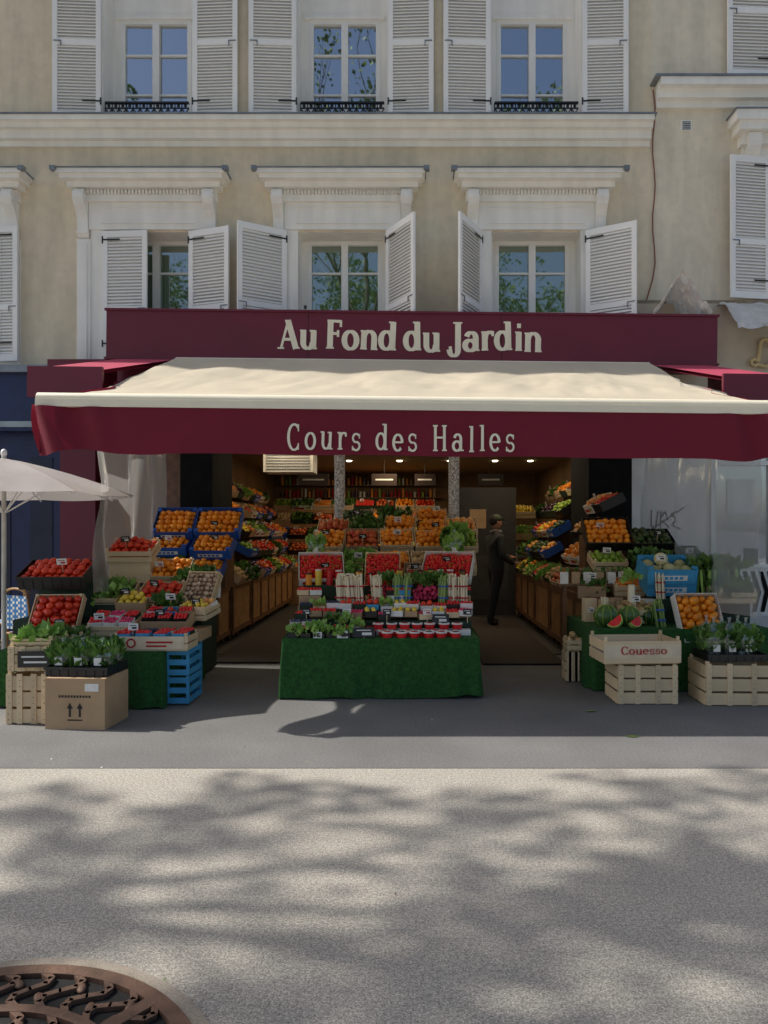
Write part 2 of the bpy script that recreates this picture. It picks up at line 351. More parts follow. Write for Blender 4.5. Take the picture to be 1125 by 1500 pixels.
def railing(b,xc,z,w=1.24,y=None):
    b.box(xc-w/2,xc+w/2,y-.02,y+.02,z+.22,z+.245,IRON); b.box(xc-w/2,xc+w/2,y-.012,y+.012,z,z+.02,IRON); b.box(xc-w/2,xc+w/2,y-.01,y+.01,z+.15,z+.163,IRON)
    n=12
    for k in range(n):
        x0=xc-w/2+w*k/n; x1=x0+w/n
        b.cyl((x0,y,z+.01),(x1,y,z+.15),.009,.009,IRON,5); b.cyl((x1,y,z+.01),(x0,y,z+.15),.009,.009,IRON,5)
        b.cyl((x0,y,z),(x0,y,z+.23),.009,.009,IRON,5)
        b.ball(((x0+x1)/2,y,z+.19),.026,IRON,(1,.4,1),0); b.ball(((x0+x1)/2,y,z+.08),.022,IRON,(1,.4,1),0)
XC=[-3.83,-.98,1.85]
main=empty('apartment_building')
b=B()
holes=[(x-.65,x+.65,7.56,10.4) for x in XC]+[(x-.65,x+.65,4.0,5.93) for x in XC+[-6.72]]
wall(b,-14,3.55,3.3,12.5,holes,WALL,.45,WHITE)
b.box(-14,3.549,FY+.46,22,3.3,12.49,DARK); b.box(-14.2,3.549,FY-.3,22,12.5,12.8,WHITE)
b.box(-14.2,-14,FY,22,0,12.5,WALL)
b.finish('walls',main)
b=B()
for (pr,a,c) in ((.05,7.16,7.24),(.12,7.24,7.36),(.2,7.36,7.43),(.27,7.43,7.5)): b.box(-14,3.5,FY-pr,FY+.01,a,c,WHITE)
b.box(-14,3.53,FY-.29,FY+.01,7.5,7.52,ZINC)
for x in XC+[-6.72]: hood(b,x)
for x in XC:
    for a,c in ((x-.75,x-.651),(x+.651,x+.75)): b.box(a,c,FY-.02,FY+.01,7.56,10.4,WHITE)
    b.box(x-.66,x+.66,FY+.34,FY+.44,9.27,10.4,WHITE); b.box(x-.6,x+.6,FY+.3,FY+.339,9.27,9.33,WHITE)
    b.box(x-.65,x+.65,FY+.01,FY+.45,7.525,7.56,ZINC)
b.finish('mouldings',main)
b=B()
for x in XC:
    for sx in (-1,1): 
        a,c=sorted((x+sx*.5,x+sx*.65)); b.box(a,c,FY+.34,FY+.44,7.56,9.27,WHITE)
    window(b,x,7.56,9.27,1.06,FY+.38,(8.15,8.75),GLASS)
for x in XC+[-6.72]:
    for sx in (-1,1): 
        a,c=sorted((x+sx*.55,x+sx*.65)); b.box(a,c,FY+.34,FY+.44,4.0,5.93,WHITE)
    window(b,x,4.0,5.93,1.12,FY+.38,(4.85,5.45),GLASSG)
b.finish('windows',main)
b=B()
for x in XC:
    shutter(b,x-.67,FY-.03,7.55,10.38,.69,.05,-1); shutter(b,x+.67,FY-.03,7.55,10.38,.66,.05,1)
shutter(b,XC[0]-.64,FY-.03,4.02,5.92,.66,.06,1); shutter(b,XC[0]+.62,FY-.03,4.02,5.92,.66,.3,1)
shutter(b,XC[1]-.82,FY-.06,4.02,5.92,.72,.5,-1); shutter(b,XC[1]+.66,FY-.06,4.02,5.92,.74,1.0,1)
shutter(b,XC[2]-.82,FY-.06,4.02,5.92,.74,1.05,-1); shutter(b,XC[2]+.72,FY-.06,4.02,5.92,.72,.5,1)
shutter(b,-6.72+.7,FY-.05,4.02,5.98,.34,.1,1)
b.finish('shutters',main)
b=B()
for x in XC: railing(b,x,7.565,1.22,FY-.04)
b.finish('balcony_railings',main)
rb=empty('neighbouring_building')
b=B()
wall(b,3.55,14,3.3,12.5,[(5.5,6.8,8.2,10.6),(5.55,6.9,4.9,6.7)],WALL2,.45,WHITE)
b.box(3.551,14,FY+.46,22,3.3,12.49,DARK); b.box(3.552,14,FY-.3,22,12.5,12.8,WHITE)
b.box(14,14.2,FY,22,0,12.5,WALL2)
b.finish('walls',rb)
b=B()
for (pr,a,c) in ((.06,7.72,7.82),(.14,7.82,7.95),(.24,7.95,8.06)): b.box(3.6,14,FY-pr,FY+.01,a,c,WHITE)
b.box(3.52,14,FY-.26,FY+.01,8.06,8.09,ZINC)
for (pr,w0,a,c) in ((.05,4.85,6.72,7.15),(.14,4.8,7.15,7.3),(.26,4.72,7.3,7.42),(.3,4.66,7.42,7.56)): b.box(w0,8,FY-pr,FY+.01,a,c,WHITE)
b.box(4.63,8,FY-.32,FY+.01,7.56,7.575,ZINC)
b.prism([(FY,6.75),(FY-.06,6.78),(FY-.09,6.95),(FY-.2,7.1),(FY-.22,7.2),(FY-.2,7.29),(FY,7.29)],4.88,5.06,WHITE)
b.box(3.3,14,FY-.1,FY+.01,4.82,4.9,mat('old_ledge',(.3,.24,.17),.8,.3)); 
b.box(3.97,4.13,FY-.012,FY+.01,7.41,7.56,WHITE)
for k in range(5): b.box(3.99,4.11,FY-.02,FY-.012,7.425+k*.026,7.438+k*.026,ZINC)
b.finish('mouldings',rb)
b=B()
shutter(b,5.32,FY-.03,8.16,10.6,.7,.05,-1); shutter(b,5.48,FY-.05,8.16,10.6,.6,.05,1)
shutter(b,5.24,FY-.05,4.92,6.98,.62,.15,-1); shutter(b,5.3,FY-.05,4.92,6.98,.65,.15,1)
window(b,6.15,8.2,10.6,1.3,FY+.3,(9.,9.8),GLASS); window(b,6.2,4.9,6.7,1.3,FY+.3,(5.5,6.1),GLASSG)
b.finish('shutters_and_windows',rb)
b=B(); pp=[(3.56,FY-.02,8.0)]
for k in range(1,15): pp.append((3.57+.02*math.sin(k*1.3)-(.25*((k-11)/4)**2 if k>11 else 0),FY-.02,8.0-.23*k))
b.tube(pp,.009,mat('cable',(.25,.09,.05),.6)); b.finish('facade_cable')
b=B()
b.box(-14,-4.95,FY-.25,FY+.4,0,3.0,NAVY); b.box(-14,-4.95,FY-.5,FY-.251,2.95,3.75,NAVY); b.box(-14,-4.9,FY-.6,FY,3.75,3.85,ZINC)
b.box(-14,-4.95,FY-.52,FY-.501,3.0,3.08,mat('pale_trim',(.35,.42,.45),.5))
for x in (-9.5,-7.8): b.box(x-.65,x+.65,FY-.262,FY-.251,.5,2.7,GLASS); b.box(x-.7,x-.65,FY-.28,FY-.251,.45,2.75,NAVY)
for x in (-6.7,-6.0,-5.4): b.box(x-.02,x+.3,FY-.262,FY-.251,.4,2.6,mat('navy_panel',(.01,.016,.05),.3,.2))
b.finish('cafe_shopfront')
b=B()
b.box(3.1,4.35,FY-.12,FY+.4,0,3.3,mat('pale_panel',(.86,.85,.81),.6,.08,3)); 
b.box(3.1,14,FY-.2,FY+.4,3.3,4.82,mat('sand_fascia',(.62,.54,.42),.8,.15,3))
b.box(4.35,14,FY-.14,FY+.4,0,.55,mat('pale_stall',(.7,.7,.67),.6,.1)); b.box(4.35,14,FY-.1,FY-.05,.55,3.3,GLASSL)
for x in (4.35,5.2,6.1,7.0,8,9): b.box(x,x+.07,FY-.16,FY-.1,.55,3.3,FRAME)
for z in (2.5,3.2): b.box(4.42,14,FY-.155,FY-.1,z,z+.06,FRAME)
b.box(4.6,5.0,FY-.112,FY-.104,1.8,2.3,PAPER); b.box(5.3,5.95,FY-.112,FY-.104,1.0,2.2,PAPER)
for (x,z,h) in ((4.55,.6,.5),(4.85,.6,.7),(5.5,.6,.4)): b.box(x,x+.2,FY-.111,FY-.103,z,z+h,mat('window_display',(.1,.12,.1),.7,.8,9))
gy=FY-.127
for pts in ([(3.5,gy,1.86),(3.5,gy,1.62),(3.56,gy,1.6),(3.6,gy,1.84)],[(3.64,gy,1.85),(3.63,gy,1.6)],[(3.63,gy,1.73),(3.7,gy,1.84),(3.74,gy,1.72),(3.66,gy,1.7),(3.76,gy,1.6)],[(3.88,gy,1.84),(3.79,gy,1.8),(3.86,gy,1.72),(3.8,gy,1.64),(3.92,gy,1.58)],[(3.42,gy,1.52),(3.98,gy,1.9)]): b.tube(pts,.008,IRON,5)
b.finish('neighbouring_shopfront')
b=B(); LT=mat('gilt_letter',(.75,.58,.3),.4,.1)
def arcp(cx_,cz_,rx,rz,a0,a1,n=12): return [(cx_+rx*math.cos(math.radians(a0+(a1-a0)*i/n)),FY-.25,cz_+rz*math.sin(math.radians(a0+(a1-a0)*i/n))) for i in range(n+1)]
b.tube(arcp(5.08,4.2,.07,.09,-20,200)+[(4.98,FY-.25,3.98)]+arcp(4.93,3.96,.05,.045,30,330)+[(5.08,FY-.25,3.9),(5.2,FY-.25,3.96)],.026,LT,6)
b.tube(arcp(5.3,4.0,.08,.09,0,360)+[(5.4,FY-.25,4.07)],.024,LT,6); b.tube([(5.5,FY-.25,4.08),(5.5,FY-.25,3.95),(5.58,FY-.25,3.92),(5.66,FY-.25,4.0)],.024,LT,6); b.finish('script_sign_letters')
def crumple(name,x0,x1,y0,y1,z0,h,m,peak):
    b=B()
    def fn(u,v):
        x=x0+(x1-x0)*u; y=y0+(y1-y0)*v
        k=peak(u,v); n=noise.noise(Vector((u*6,v*4,x0)))*.1+noise.noise(Vector((u*14,v*9,3)))*.06
        return (x+n*.5,y+n,z0+h*k+n)
    b.grid(fn,34,18,m,False); return b.finish(name)
TARP=clothmat('white_tarp',(.82,.8,.75),.3)
crumple('folded_white_tarp',3.3,4.1,9.6,10.3,4.4,.72,TARP,lambda u,v:max(0,1-1.7*abs(u-.5)-.35*v))
crumple('plastic_tarp',4.4,5.9,9.5,10.2,4.25,.6,mat('grey_tarp',(.5,.5,.48),.4,.15),lambda u,v:.9-(1-v)**2*.9)
# ------------------------------------------------------------------ greengrocer shop
shop=empty('greengrocer_shop')
b=B()
b.box(-4.95,-4.45,FY-.35,FY+.3,0,3.6,MARP); b.box(-4.45,-3.2,FY-.2,FY+.3,0,3.6,BROWN)
for x in (-4.38,-3.78): b.box(x,x+.5,FY-.23,FY-.2,.3,2.9,mat('brown_panel',(.15,.065,.03),.45,.4,8))
b.box(-3.2,-2.75,FY-.5,FY+.6,0,3.6,BLACKP); b.box(2.5,3.1,FY-.5,FY+.6,0,3.6,BLACKP)
b.box(-2.75,2.5,FY-.2,FY+.3,2.95,3.9,CEIL)
b.box(-4.95,3.1,FY-.7,FY-.501,3.3,3.9,MARP); b.box(-4.95,-3.2,FY-.5,FY-.36,3.3,3.9,MARP)
b.finish('shopfront',shop)
b=B()
b.box(-3.5,-3.3,FY+.6,17.5,0,3.2,TAN); b.box(3.1,3.3,FY+.6,17.5,0,3.2,TAN); b.box(-3.5,3.3,17.5,17.7,0,3.2,TAN)
b.box(-3.6,3.4,FY+.3,17.8,2.95,3.29,CEIL); b.box(-3.3,3.1,8.9,17.5,.003,.012,DFLOOR)
b.box(.85,1.95,13.0,13.15,0,2.35,mat('grey_door',(.03,.03,.03),.5,.2)); b.box(.83,.87,12.97,13.0,0,2.35,ZINC)
b.box(1.0,1.8,12.985,12.999,.3,1.1,mat('door_panel',(.05,.048,.045),.5,.2)); b.box(1.1,1.4,12.985,12.999,1.6,1.95,CARD)
b.finish('interior_walls',shop)
b=B()
for x,w in ((-.5,.5),(.3,.4),(-1.9,.6),(1.6,.5)):
    b.box(x-w/2,x+w/2,14.0,14.03,2.45,2.68,mat('dark_sign',(.03,.015,.01),.5)); b.box(x-w*.35,x+w*.35,13.995,13.999,2.55,2.58,CHALK)
    b.cyl((x,14.01,2.68),(x,14.01,2.95),.006,.006,IRON,5)
b.finish('hanging_signs',shop)
b=B()
for x in (-.98,.62):
    b.cyl((x,9.95,0),(x,9.95,3.6),.075,.075,mat('patterned_post',(.25,.25,.24),.5,.6,45,c2=(.75,.75,.72)),14)
b.finish('posts',shop)
b=B()
for x in (-2.1,-1.2,-.2,.8,1.7,2.4):
    for y in (11.2,12.6,14.1): b.cyl((x,y,2.935),(x,y,2.949),.05,.05,LAMP,12)
b.finish('ceiling_spots',shop)
b=B(); b.box(-2.35,-1.55,11.4,11.9,2.5,2.85,FRAME); 
for k in range(6): b.box(-2.3,-1.6,11.38,11.4,2.54+k*.045,2.555+k*.045,ZINC)
b.finish('air_conditioner')
for (x,y,w) in ((-1.9,11.6,12),(1.7,11.6,9),(-.3,13.6,14),(-2.0,10.8,6),(1.9,10.8,5),(-.8,15.2,12),(1.8,14.9,6)):
    l=bpy.data.lights.new('spot_light','AREA'); l.energy=w; l.size=.7; l.color=(1,.78,.5)
    o=bpy.data.objects.new('ceiling_lamp',l); o.location=(x,y,2.9); scene.collection.objects.link(o); o.parent=shop
b=B(); b.box(-2.35,-1.35,8.3,12.5,.014,.022,MATM); b.finish('floor_mat')
b=B(); b.box(.85,1.8,8.2,12.5,.014,.022,MATM); b.finish('floor_mat')
def counter(x0,x1,y0,y1,face,h=.8):
    b=B(); b.box(x0,x1,y0,y1,.12,h,HONEY)
    fx=x1 if face>0 else x0; n=max(1,int((y1-y0)/.62))
    for k in range(n+1):
        y=y0+(y1-y0)*k/n; b.box(min(fx,fx+face*.02),max(fx,fx+face*.02),y-.03,y+.03,.1,h,DHONEY)
    for z in (.12,h-.07): b.box(min(fx,fx+face*.018),max(fx,fx+face*.018),y0,y1,z,z+.07,DHONEY)
    b.box(x0-.02,x1+.02,y0-.02,y1+.02,h,h+.03,DHONEY)
    b.box(x0+.05,x1-.05,y0-.015,y0,.2,h-.1,DHONEY)
    for k in range(3):
        y=y0+.1+(y1-y0-.2)*k/2; b.cyl((fx-face*.08-.02,y,.05),(fx-face*.08+.02,y,.05),.05,.05,BLACKC,10)
    b.finish('wooden_counter')
counter(-3.15,-2.5,8.6,9.85,1); counter(-3.15,-2.45,11.05,14.8,1,.8); counter(-2.74,-2.47,9.9,11.0,1); counter(1.95,2.6,7.7,9.8,-1); counter(1.95,2.48,9.9,11.0,-1); counter(1.95,2.6,11.05,12.95,-1)
# ------------------------------------------------------------------ crates & produce
def crate_body(b,w,d,h,kind):
    m={'wood':WOOD,'blue':BLUEC,'lblue':LBLUE,'white':WHITEC,'black':BLACKC,'card':CARD,'green':DGREEN}[kind]
    if kind=='wood':
        n=max(2,int(h/.075)); sh=h/n
        for sy in (-1,1):
            for k in range(n):
                z=k*sh+.006; y=sy*(d/2-.004); b.box(-w/2,w/2,y-.004,y+.004,z,z+sh*.78,WOOD)
        for sx in (-1,1):
            for k in range(n):
                z=k*sh+.006; x=sx*(w/2-.005); b.box(x-.004,x+.004,-d/2+.009,d/2-.009,z,z+sh*.78,WOOD)
            for sy in (-1,1):
                x=sx*(w/2-.022);y=sy*(d/2-.022); b.box(x-.012,x+.012,y-.012,y+.012,0,h+.02,WOOD)
        for k in range(4):
            y=-d/2+d*(k+.5)/4; b.box(-w/2+.01,w/2-.01,y-.035,y+.035,-.004,.003,WOOD)
    else:
        t=.006
        b.box(-w/2,w/2,-d/2,-d/2+t,0,h,m); b.box(-w/2,w/2,d/2-t,d/2,0,h*(1.25 if kind!='black' else 1),m)
        for sx in (-1,1): 
            a,c=sorted((sx*w/2,sx*(w/2-t))); b.box(a,c,-d/2+t,d/2-t,0,h*1.1,m)
        b.box(-w/2,w/2,-d/2,d/2,-.004,.004,m)
        if kind in('blue','lblue'): 
            b.box(-w*.3,w*.3,-d/2-.002,-d/2-.001,h*.25,h*.6,WHITEC)
            for k in range(5): b.box(-w*.26+k*w*.1,-w*.26+k*w*.1+w*.07,-d/2-.004,-d/2-.003,h*.33,h*.52,m)
            for sx in (-1,1):
                for sy in (-1,1): b.obox((sx*(w/2-.03),sy*(d/2-.03),h*1.1),(.05,.05,.02),m)
        if kind=='white':
            b.box(-w*.42,w*.1,-d/2-.002,-d/2-.001,h*.2,h*.55,REDINK); b.box(w*.15,w*.4,-d/2-.002,-d/2-.001,h*.3,h*.7,FR['lime'])
        if kind=='black':
            for k in range(7): x=-w/2+w*(k+.5)/7; b.box(x-.008,x+.008,-d/2-.006,-d/2-.001,.0,h,BLACKC)
            b.box(-w/2-.01,w/2+.01,-d/2-.01,-d/2,h-.02,h,BLACKC)
SP={'orange':(.037,1,1,1),'tomato':(.036,1,1,.8),'apple':(.036,1,1,.93),'peach':(.034,1,1,.95),'lemon':(.028,1.3,1,1),'lime':(.034,1,1,1),'strawberry':(.017,1,1,1.2),
'avocado':(.034,1.35,1,1),'aubergine':(.035,2,1,1),'mushroom':(.024,1,1,.7),'potato':(.032,1.3,1,.9),'blueberry':(.014,1,1,1),'radish':(.016,1,1,1.1),'melon':(.07,1,1,.95),'carrot':(.018,4,1,1),'wmelon':(.1,1.1,1,1)}
def fill(b,w,d,h,fr,lv=1,heap=.04):
    if fr in('leaf','lettuce'):
        b.box(-w/2+.01,w/2-.01,-d/2+.01,d/2-.01,.01,h*.6,FR['avocado'])
        n=int(w/.11);k=max(1,int(d/.11))
        for i in range(n):
            for j in range(k):
                c=(-w/2+w*(i+.5)/n,-d/2+d*(j+.5)/k,h*.7); b.leaves(c,.085,FR[fr],30,U(.06,.1),.8)
        return
    r,sx,sy,sz=SP[fr]; m=FR[fr]
    b.box(-w/2+.008,w/2-.008,-d/2+.008,d/2-.008,.01,max(.02,h-r*1.6),m)
    nx=max(1,int((w-.01)/(2*r*max(1,sx*.75)))); ny=max(1,int((d-.01)/(2*r*.95)))
    drop=U(.12,.45)
    for layer in (0,1):
        for j in range(ny-layer):
            for i in range(nx-(layer)):
                x=-w/2+w*(i+.5+.5*layer)/nx; y=-d/2+d*(j+.5+.5*layer)/ny
                if layer and (R()<drop): continue
                zz=h-r*.55+layer*r*1.1+heap*(1-(2*x/w)**2)*(1-(2*y/d)**2)
                rot=None
                if sx>1: rot=Matrix.Rotation(U(0,3.14) if sx<2 else U(-.25,.25),3,'Z')
                elif sz!=1 and fr in('strawberry','mushroom'): rot=Matrix.Rotation(U(-.8,.8),3,'X')
                b.ball((x+U(-.22,.22)*r,y+U(-.22,.22)*r,zz+U(-.2,.2)*r),r*U(.88,1.1),m,(sx,sy,sz),lv,rot)
                if fr=='strawberry' and R()<.35: b.leaves((x,y,zz+r),.006,FR['lime'],2,.018,.3)
def tag(b,x,y,z,w=.09,h=.06,m=None):
    m=m or random.choice([BLACKC,BLACKC,PAPER,PAPER]); o=b.M
    b.M=o@Matrix.Translation((x,y,z))@Matrix.Rotation(U(-.2,.2),4,'Z')@Matrix.Rotation(-.15,4,'X')
    b.box(-w/2,w/2,-.002,.002,0,h,m); ink=CHALK if m is BLACKC else (IRON if R()<.6 else REDINK)
    b.box(-w*.35,w*.3,-.005,-.003,h*.65,h*.75,ink); b.box(-w*.1,w*.35,-.005,-.003,h*.2,h*.48,ink); b.box(-.003,.003,.002,.005,-.08,h*.5,WOOD); b.M=o
NM={'leaf':'greens_crate','lettuce':'lettuce_crate','wmelon':'watermelon_crate'}
def crate(x,y,z,w=.4,d=.3,h=.12,yaw=0,tilt=0,kind='wood',fr='orange',lv=1,tg=.4,heap=.04):
    b=B(); b.M=TR(x,y,z,yaw,tilt); crate_body(b,w,d,h,kind)
    if fr:
        fill(b,w-.02,d-.02,h*.85,fr,lv,heap)
        if R()<tg: tag(b,U(-w*.25,w*.25),U(-d*.4,0),h+.07)
    return b.finish(NM.get(fr,(fr or 'empty')+'_crate'))
KINDS=['wood','wood','blue','black','white','card','green']
POOL=['orange','apple','tomato','lemon','lime','avocado','aubergine','potato','peach','leaf','lettuce','carrot','leaf','apple','orange','strawberry']
for side in (-1,1):
    for t in range(5):
        y=(9.9 if side<0 else 8.75)+U(0,.1); yend=14.6 if side<0 else 12.8
        while y<yend:
            w=U(.38,.48)
            if side<0: x=-2.56-.13*t; z=.87+.33*t
            else: x=2.1+.15*t; z=.87+.33*t
            if not (FY-.6<y+.2<FY+.75 and t>=1) and not (t==4 and y<11):
                crate(x,y+w/2,z,w,.32,.11,(math.pi/2 if side<0 else -math.pi/2)+U(-.06,.06),.5+U(-.06,.06),random.choice(KINDS),random.choice(POOL),1,.5)
            y+=w+.02
    b=B()
    for t in range(5):
        x=(-2.7-.13*t) if side<0 else (2.22+.15*t)
        b.box(x-.02,x+.02,11.1,14.6 if side<0 else 12.9,.8,.95+.33*t,DHONEY)
    b.finish('shelf_rack')
b=B()
for t in range(5): b.box(-3.2,.75,14.9+.33*t,15.23+.33*t,0,.75+.33*t,HONEY)
b.finish('back_display_stand')
for t in range(5):
    x=-3.1
    while x<.6:
        w=U(.4,.5); crate(x+w/2,15.06+.33*t,.78+.33*t,w,.34,.12,0,.45,random.choice(KINDS),random.choice(POOL),1,.4); x+=w+.02
b=B()
for t in range(2):
    b.box(-3.2,.8,17.2,17.45,2.35+.3*t,2.37+.3*t,DHONEY)
    for k in range(40): 
        x=-3.1+.095*k; hh=U(.12,.22); b.cyl((x,17.28,2.37+.3*t),(x,17.28,2.37+.3*t+hh),.032,.03,random.choice([FR['aubergine'],FR['orange'],FR['lime'],WHITEC,REDINK,CARD]),8)
b.finish('bottle_shelf')
for i in range(2):
    for t in range(4): crate(2.25+.5*i,13.4+.25*t,.6+.42*t,.46,.34,.14,0,.35,random.choice(KINDS),random.choice(POOL),1,.3)
b=B(); b.box(2.0,3.05,13.2,13.9,0,.58,HONEY); b.box(2.0,3.05,13.9,14.5,0,1.6,HONEY); b.finish('back_display_stand')
# ---------------- centre island
b=B(); tx0,tx1,ty0,ty1,tz=-1.17,.64,6.54,7.35,.56
def cloth_skirt(b,x0,x1,y0,y1,z):
    per=[(x0,y1),(x0,y0),(x1,y0),(x1,y1)]
    segs=[]
    for (a,c) in zip(per[:-1],per[1:]):
        n=max(6,int((Vector(c)-Vector(a)).length/.03))
        for i in range(n): segs.append((a[0]+(c[0]-a[0])*i/n,a[1]+(c[1]-a[1])*i/n))
    segs.append(per[-1]); cxm=(x0+x1)/2; cym=(y0+y1)/2; n=len(segs)-1
    def fn(u,v):
        x,y=segs[round(u*n)]; k=(noise.noise(Vector((x*4,y*4,2)))*.07+noise.noise(Vector((x*11,y*11,v)))*.02)*(1-v)
        dx=(x-cxm)/((x1-x0)/2); dy=(y-cym)/((y1-y0)/2)
        return (x+dx*(k+.005+.02*(1-v)),y+dy*(k+.005),.004+.05*abs(noise.noise(Vector((x*3,y*3,0))))*(1-v)+v*z)
    b.grid(fn,n,8,GRASS); b.box(x0,x1,y0,y1,z-.02,z,GRASS)
cloth_skirt(b,tx0,tx1,ty0,ty1,tz); b.finish('turf_covered_table')
b=B(); b.box(-1.12,.6,6.88,7.12,tz,.68,DGREEN); b.box(-1.12,.6,7.12,7.42,.3,.8,CARD); b.box(-1.12,.6,7.42,7.62,.3,.98,DGREEN); b.box(-1.15,.63,7.62,8.3,.02,1.0,DGREEN); b.box(-1.15,.7,8.3,9.2,.02,1.2,DGREEN); b.box(-1.15,.7,9.2,9.8,.02,1.35,DGREEN)
b.finish('stepped_display_stand')
def punnet(b,x,y,z,fr,w=.12,d=.09,h=.05,wall=None):
    o=b.M; b.M=o@TR(x,y,z,U(-.2,.2),U(0,.15))
    m=wall or random.choice([WHITEC,WHITEC,DGREEN,CARD,BLACKC,LBLUE,WOOD])
    b.box(-w/2,w/2,-d/2,-d/2+.003,0,h,m); b.box(-w/2,w/2,d/2-.003,d/2,0,h,m); b.box(-w/2,-w/2+.003,-d/2,d/2,0,h,m); b.box(w/2-.003,w/2,-d/2,d/2,0,h,m)
    if fr in('leaf','lettuce'): b.leaves((0,0,h),.06,FR[fr],26,.06,.8)
    else:
        r=SP[fr][0]*.85; b.box(-w/2+.003,w/2-.003,-d/2+.003,d/2-.003,.002,h-r,FR[fr])
        nx=int(w/(2*r));ny=int(d/(2*r))
        for i in range(nx):
            for j in range(ny): b.ball((-w/2+w*(i+.5)/nx,-d/2+d*(j+.5)/ny,h+U(-.3,.6)*r),r,FR[fr],(1,1,1.05),1)
    b.M=o
b=B()
for k in range(5): punnet(b,-1.08+.12*k,6.6,tz,'lettuce',.1,.09,.05,BLACKC)
for k in range(6): punnet(b,-1.1+.12*k,6.71,tz,random.choice(['leaf','lettuce','strawberry']),.1,.09,.08,random.choice([DGREEN,BLACKC,WHITEC]))
for k in range(6): punnet(b,-1.1+.12*k,6.82,tz+.03,random.choice(['leaf','lettuce','strawberry','blueberry']),.1,.09,.1,random.choice([DGREEN,WHITEC]))
b.finish('herb_punnets')
b=B()
for row in range(3):
    for k in range(6 if row<2 else 7):
        x=-.2+.125*k+U(-.01,.01)-(.05*row); y=6.6+.1*row; z=tz+.055*(row==2)
        b.cyl((x,y,z),(x,y,z+.045),.042,.05,FR['strawberry'],14); b.cyl((x,y,z+.045),(x,y,z+.056),.054,.054,WHITEC,14); b.cyl((x,y,z+.056),(x,y,z+.059),.032,.032,BLACKC if k%2 else REDINK,10)
b.box(-.36,.58,6.74,6.86,tz,tz+.05,WHITEC); b.finish('lidded_fruit_cups')
b=B(); 
for k in range(3): punnet(b,-.42+.0*k,6.62+.1*k,tz,'strawberry',.2,.09,.05,BLACKC)
tag(b,-.42,6.56,tz+.01,.2,.09,BLACKC); tag(b,-.62,6.55,tz+.0,.1,.07,PAPER); tag(b,-.85,6.55,tz+.0,.08,.06,PAPER); tag(b,.3,6.84,tz+.1,.16,.09,BLACKC); b.finish('price_board')
b=B()
BP=['strawberry','blueberry','strawberry','radish','lettuce','strawberry','tomato','lemon']
for k in range(13):
    hh=U(0,.05)
    punnet(b,-1.05+.133*k,6.95,.68+hh,random.choice(BP),.125,.11,.055)
    punnet(b,-1.03+.133*k,7.06,.74+U(0,.05),random.choice(BP),.125,.11,.055)
    if k%3==0: tag(b,-1.0+.13*k,6.88,.74,.08,.055)
b.finish('berry_punnets')
b=B()
for k in range(6):
    x=-1.0+.3*k+U(-.03,.03)
    if k in (1,2,4): continue
    b.obox((x,7.22,.8+.05),(.22,.14,.1),random.choice([WHITEC,CARD]),Matrix.Rotation(U(-.2,.2),3,'Z')); punnet(b,x-.06,7.2,.91,'strawberry'); punnet(b,x+.06,7.2,.91,'strawberry')
b.finish('boxed_berries')
def bundle(x,y,z,fr,n=22,l=.22,r=.045,name='asparagus_bundle',tip=None):
    b=B(); lx=U(-.03,.03)
    for _ in range(n):
        a=U(0,6.28);q=r*R()**.5; p=(x+q*math.cos(a),y+q*math.sin(a),z); e=(p[0]+U(-.012,.012)+lx,p[1]+U(-.012,.012),z+l*U(.85,1.08))
        b.cyl(p,e,.009,.008,FR[fr],6); b.ball(e,.0095,FR[tip or fr],(1,1,1.8),0)
    for zz in (.25,.65): b.cyl((x+lx*zz,y,z+l*zz),(x+lx*zz,y,z+l*zz+.015),r*1.15,r*1.15,REDINK if fr!='asparagusg' else BLUEC,12)
    b.finish(name)
for x,f in ((-.7,'asparagus'),(-.6,'asparagus'),(-.5,'asparagus'),(-.13,'asparagusg'),(-.03,'asparagusg'),(.44,'asparagus'),(.34,'asparagusg'),(.54,'asparagus'),(-.32,'asparagus')):
    bundle(x,7.17+U(-.03,.03),.8,f,28,.29,.05)
for x in (.1,.22,-.22,.3):
    b=B(); z=.86
    for _ in range(30): b.ball((x+U(-.06,.06),7.28+U(-.05,.05),z+U(0,.12)),.017,FR['radish'],(1,1,1.2),1)
    b.leaves((x,7.32,z+.16),.08,FR['leaf'],36,.09); b.finish('radish_bunch')
b=B(); JAR=mat('jar_amber',(.2,.09,.02),.25,.3)
for k in range(16):
    x=-1.06+.107*k+U(-.01,.01); y=7.5; hh=U(.1,.16); b.cyl((x,y,.98),(x,y,.98+hh),.035,.035,random.choice([JAR,FR['orange'],FR['aubergine'],FR['strawberry'],FR['lemon']]),12); b.cyl((x,y,.98+hh),(x,y,.995+hh),.036,.036,random.choice([WHITEC,REDINK,BLACKC]),12)
b.finish('jam_jars')
crate(-.96,7.7,1.1,.48,.38,.1,.16,.75,'white','strawberry',1,1); crate(-.29,7.66,1.07,.38,.48,.1,0,.9,'wood','strawberry',1,.3)
crate(.42,7.7,1.11,.54,.38,.1,-.25,.7,'white','strawberry',1,1); crate(-.62,7.74,1.02,.22,.3,.1,0,.6,'card','lettuce'); crate(.05,7.76,1.02,.22,.3,.1,0,.6,'card','mushroom')
crate(-.29,7.5,.86,.34,.2,.08,0,.9,'wood','strawberry',1,0)
for (x,f,k) in ((-1.0,'lemon','wood'),(-.6,'lettuce','black'),(-.2,'orange','wood'),(.22,'potato','wood'),(.56,'peach','wood')): crate(x,8.15,1.14,.4,.34,.1,U(-.12,.12),.6,k,f,1,.8)
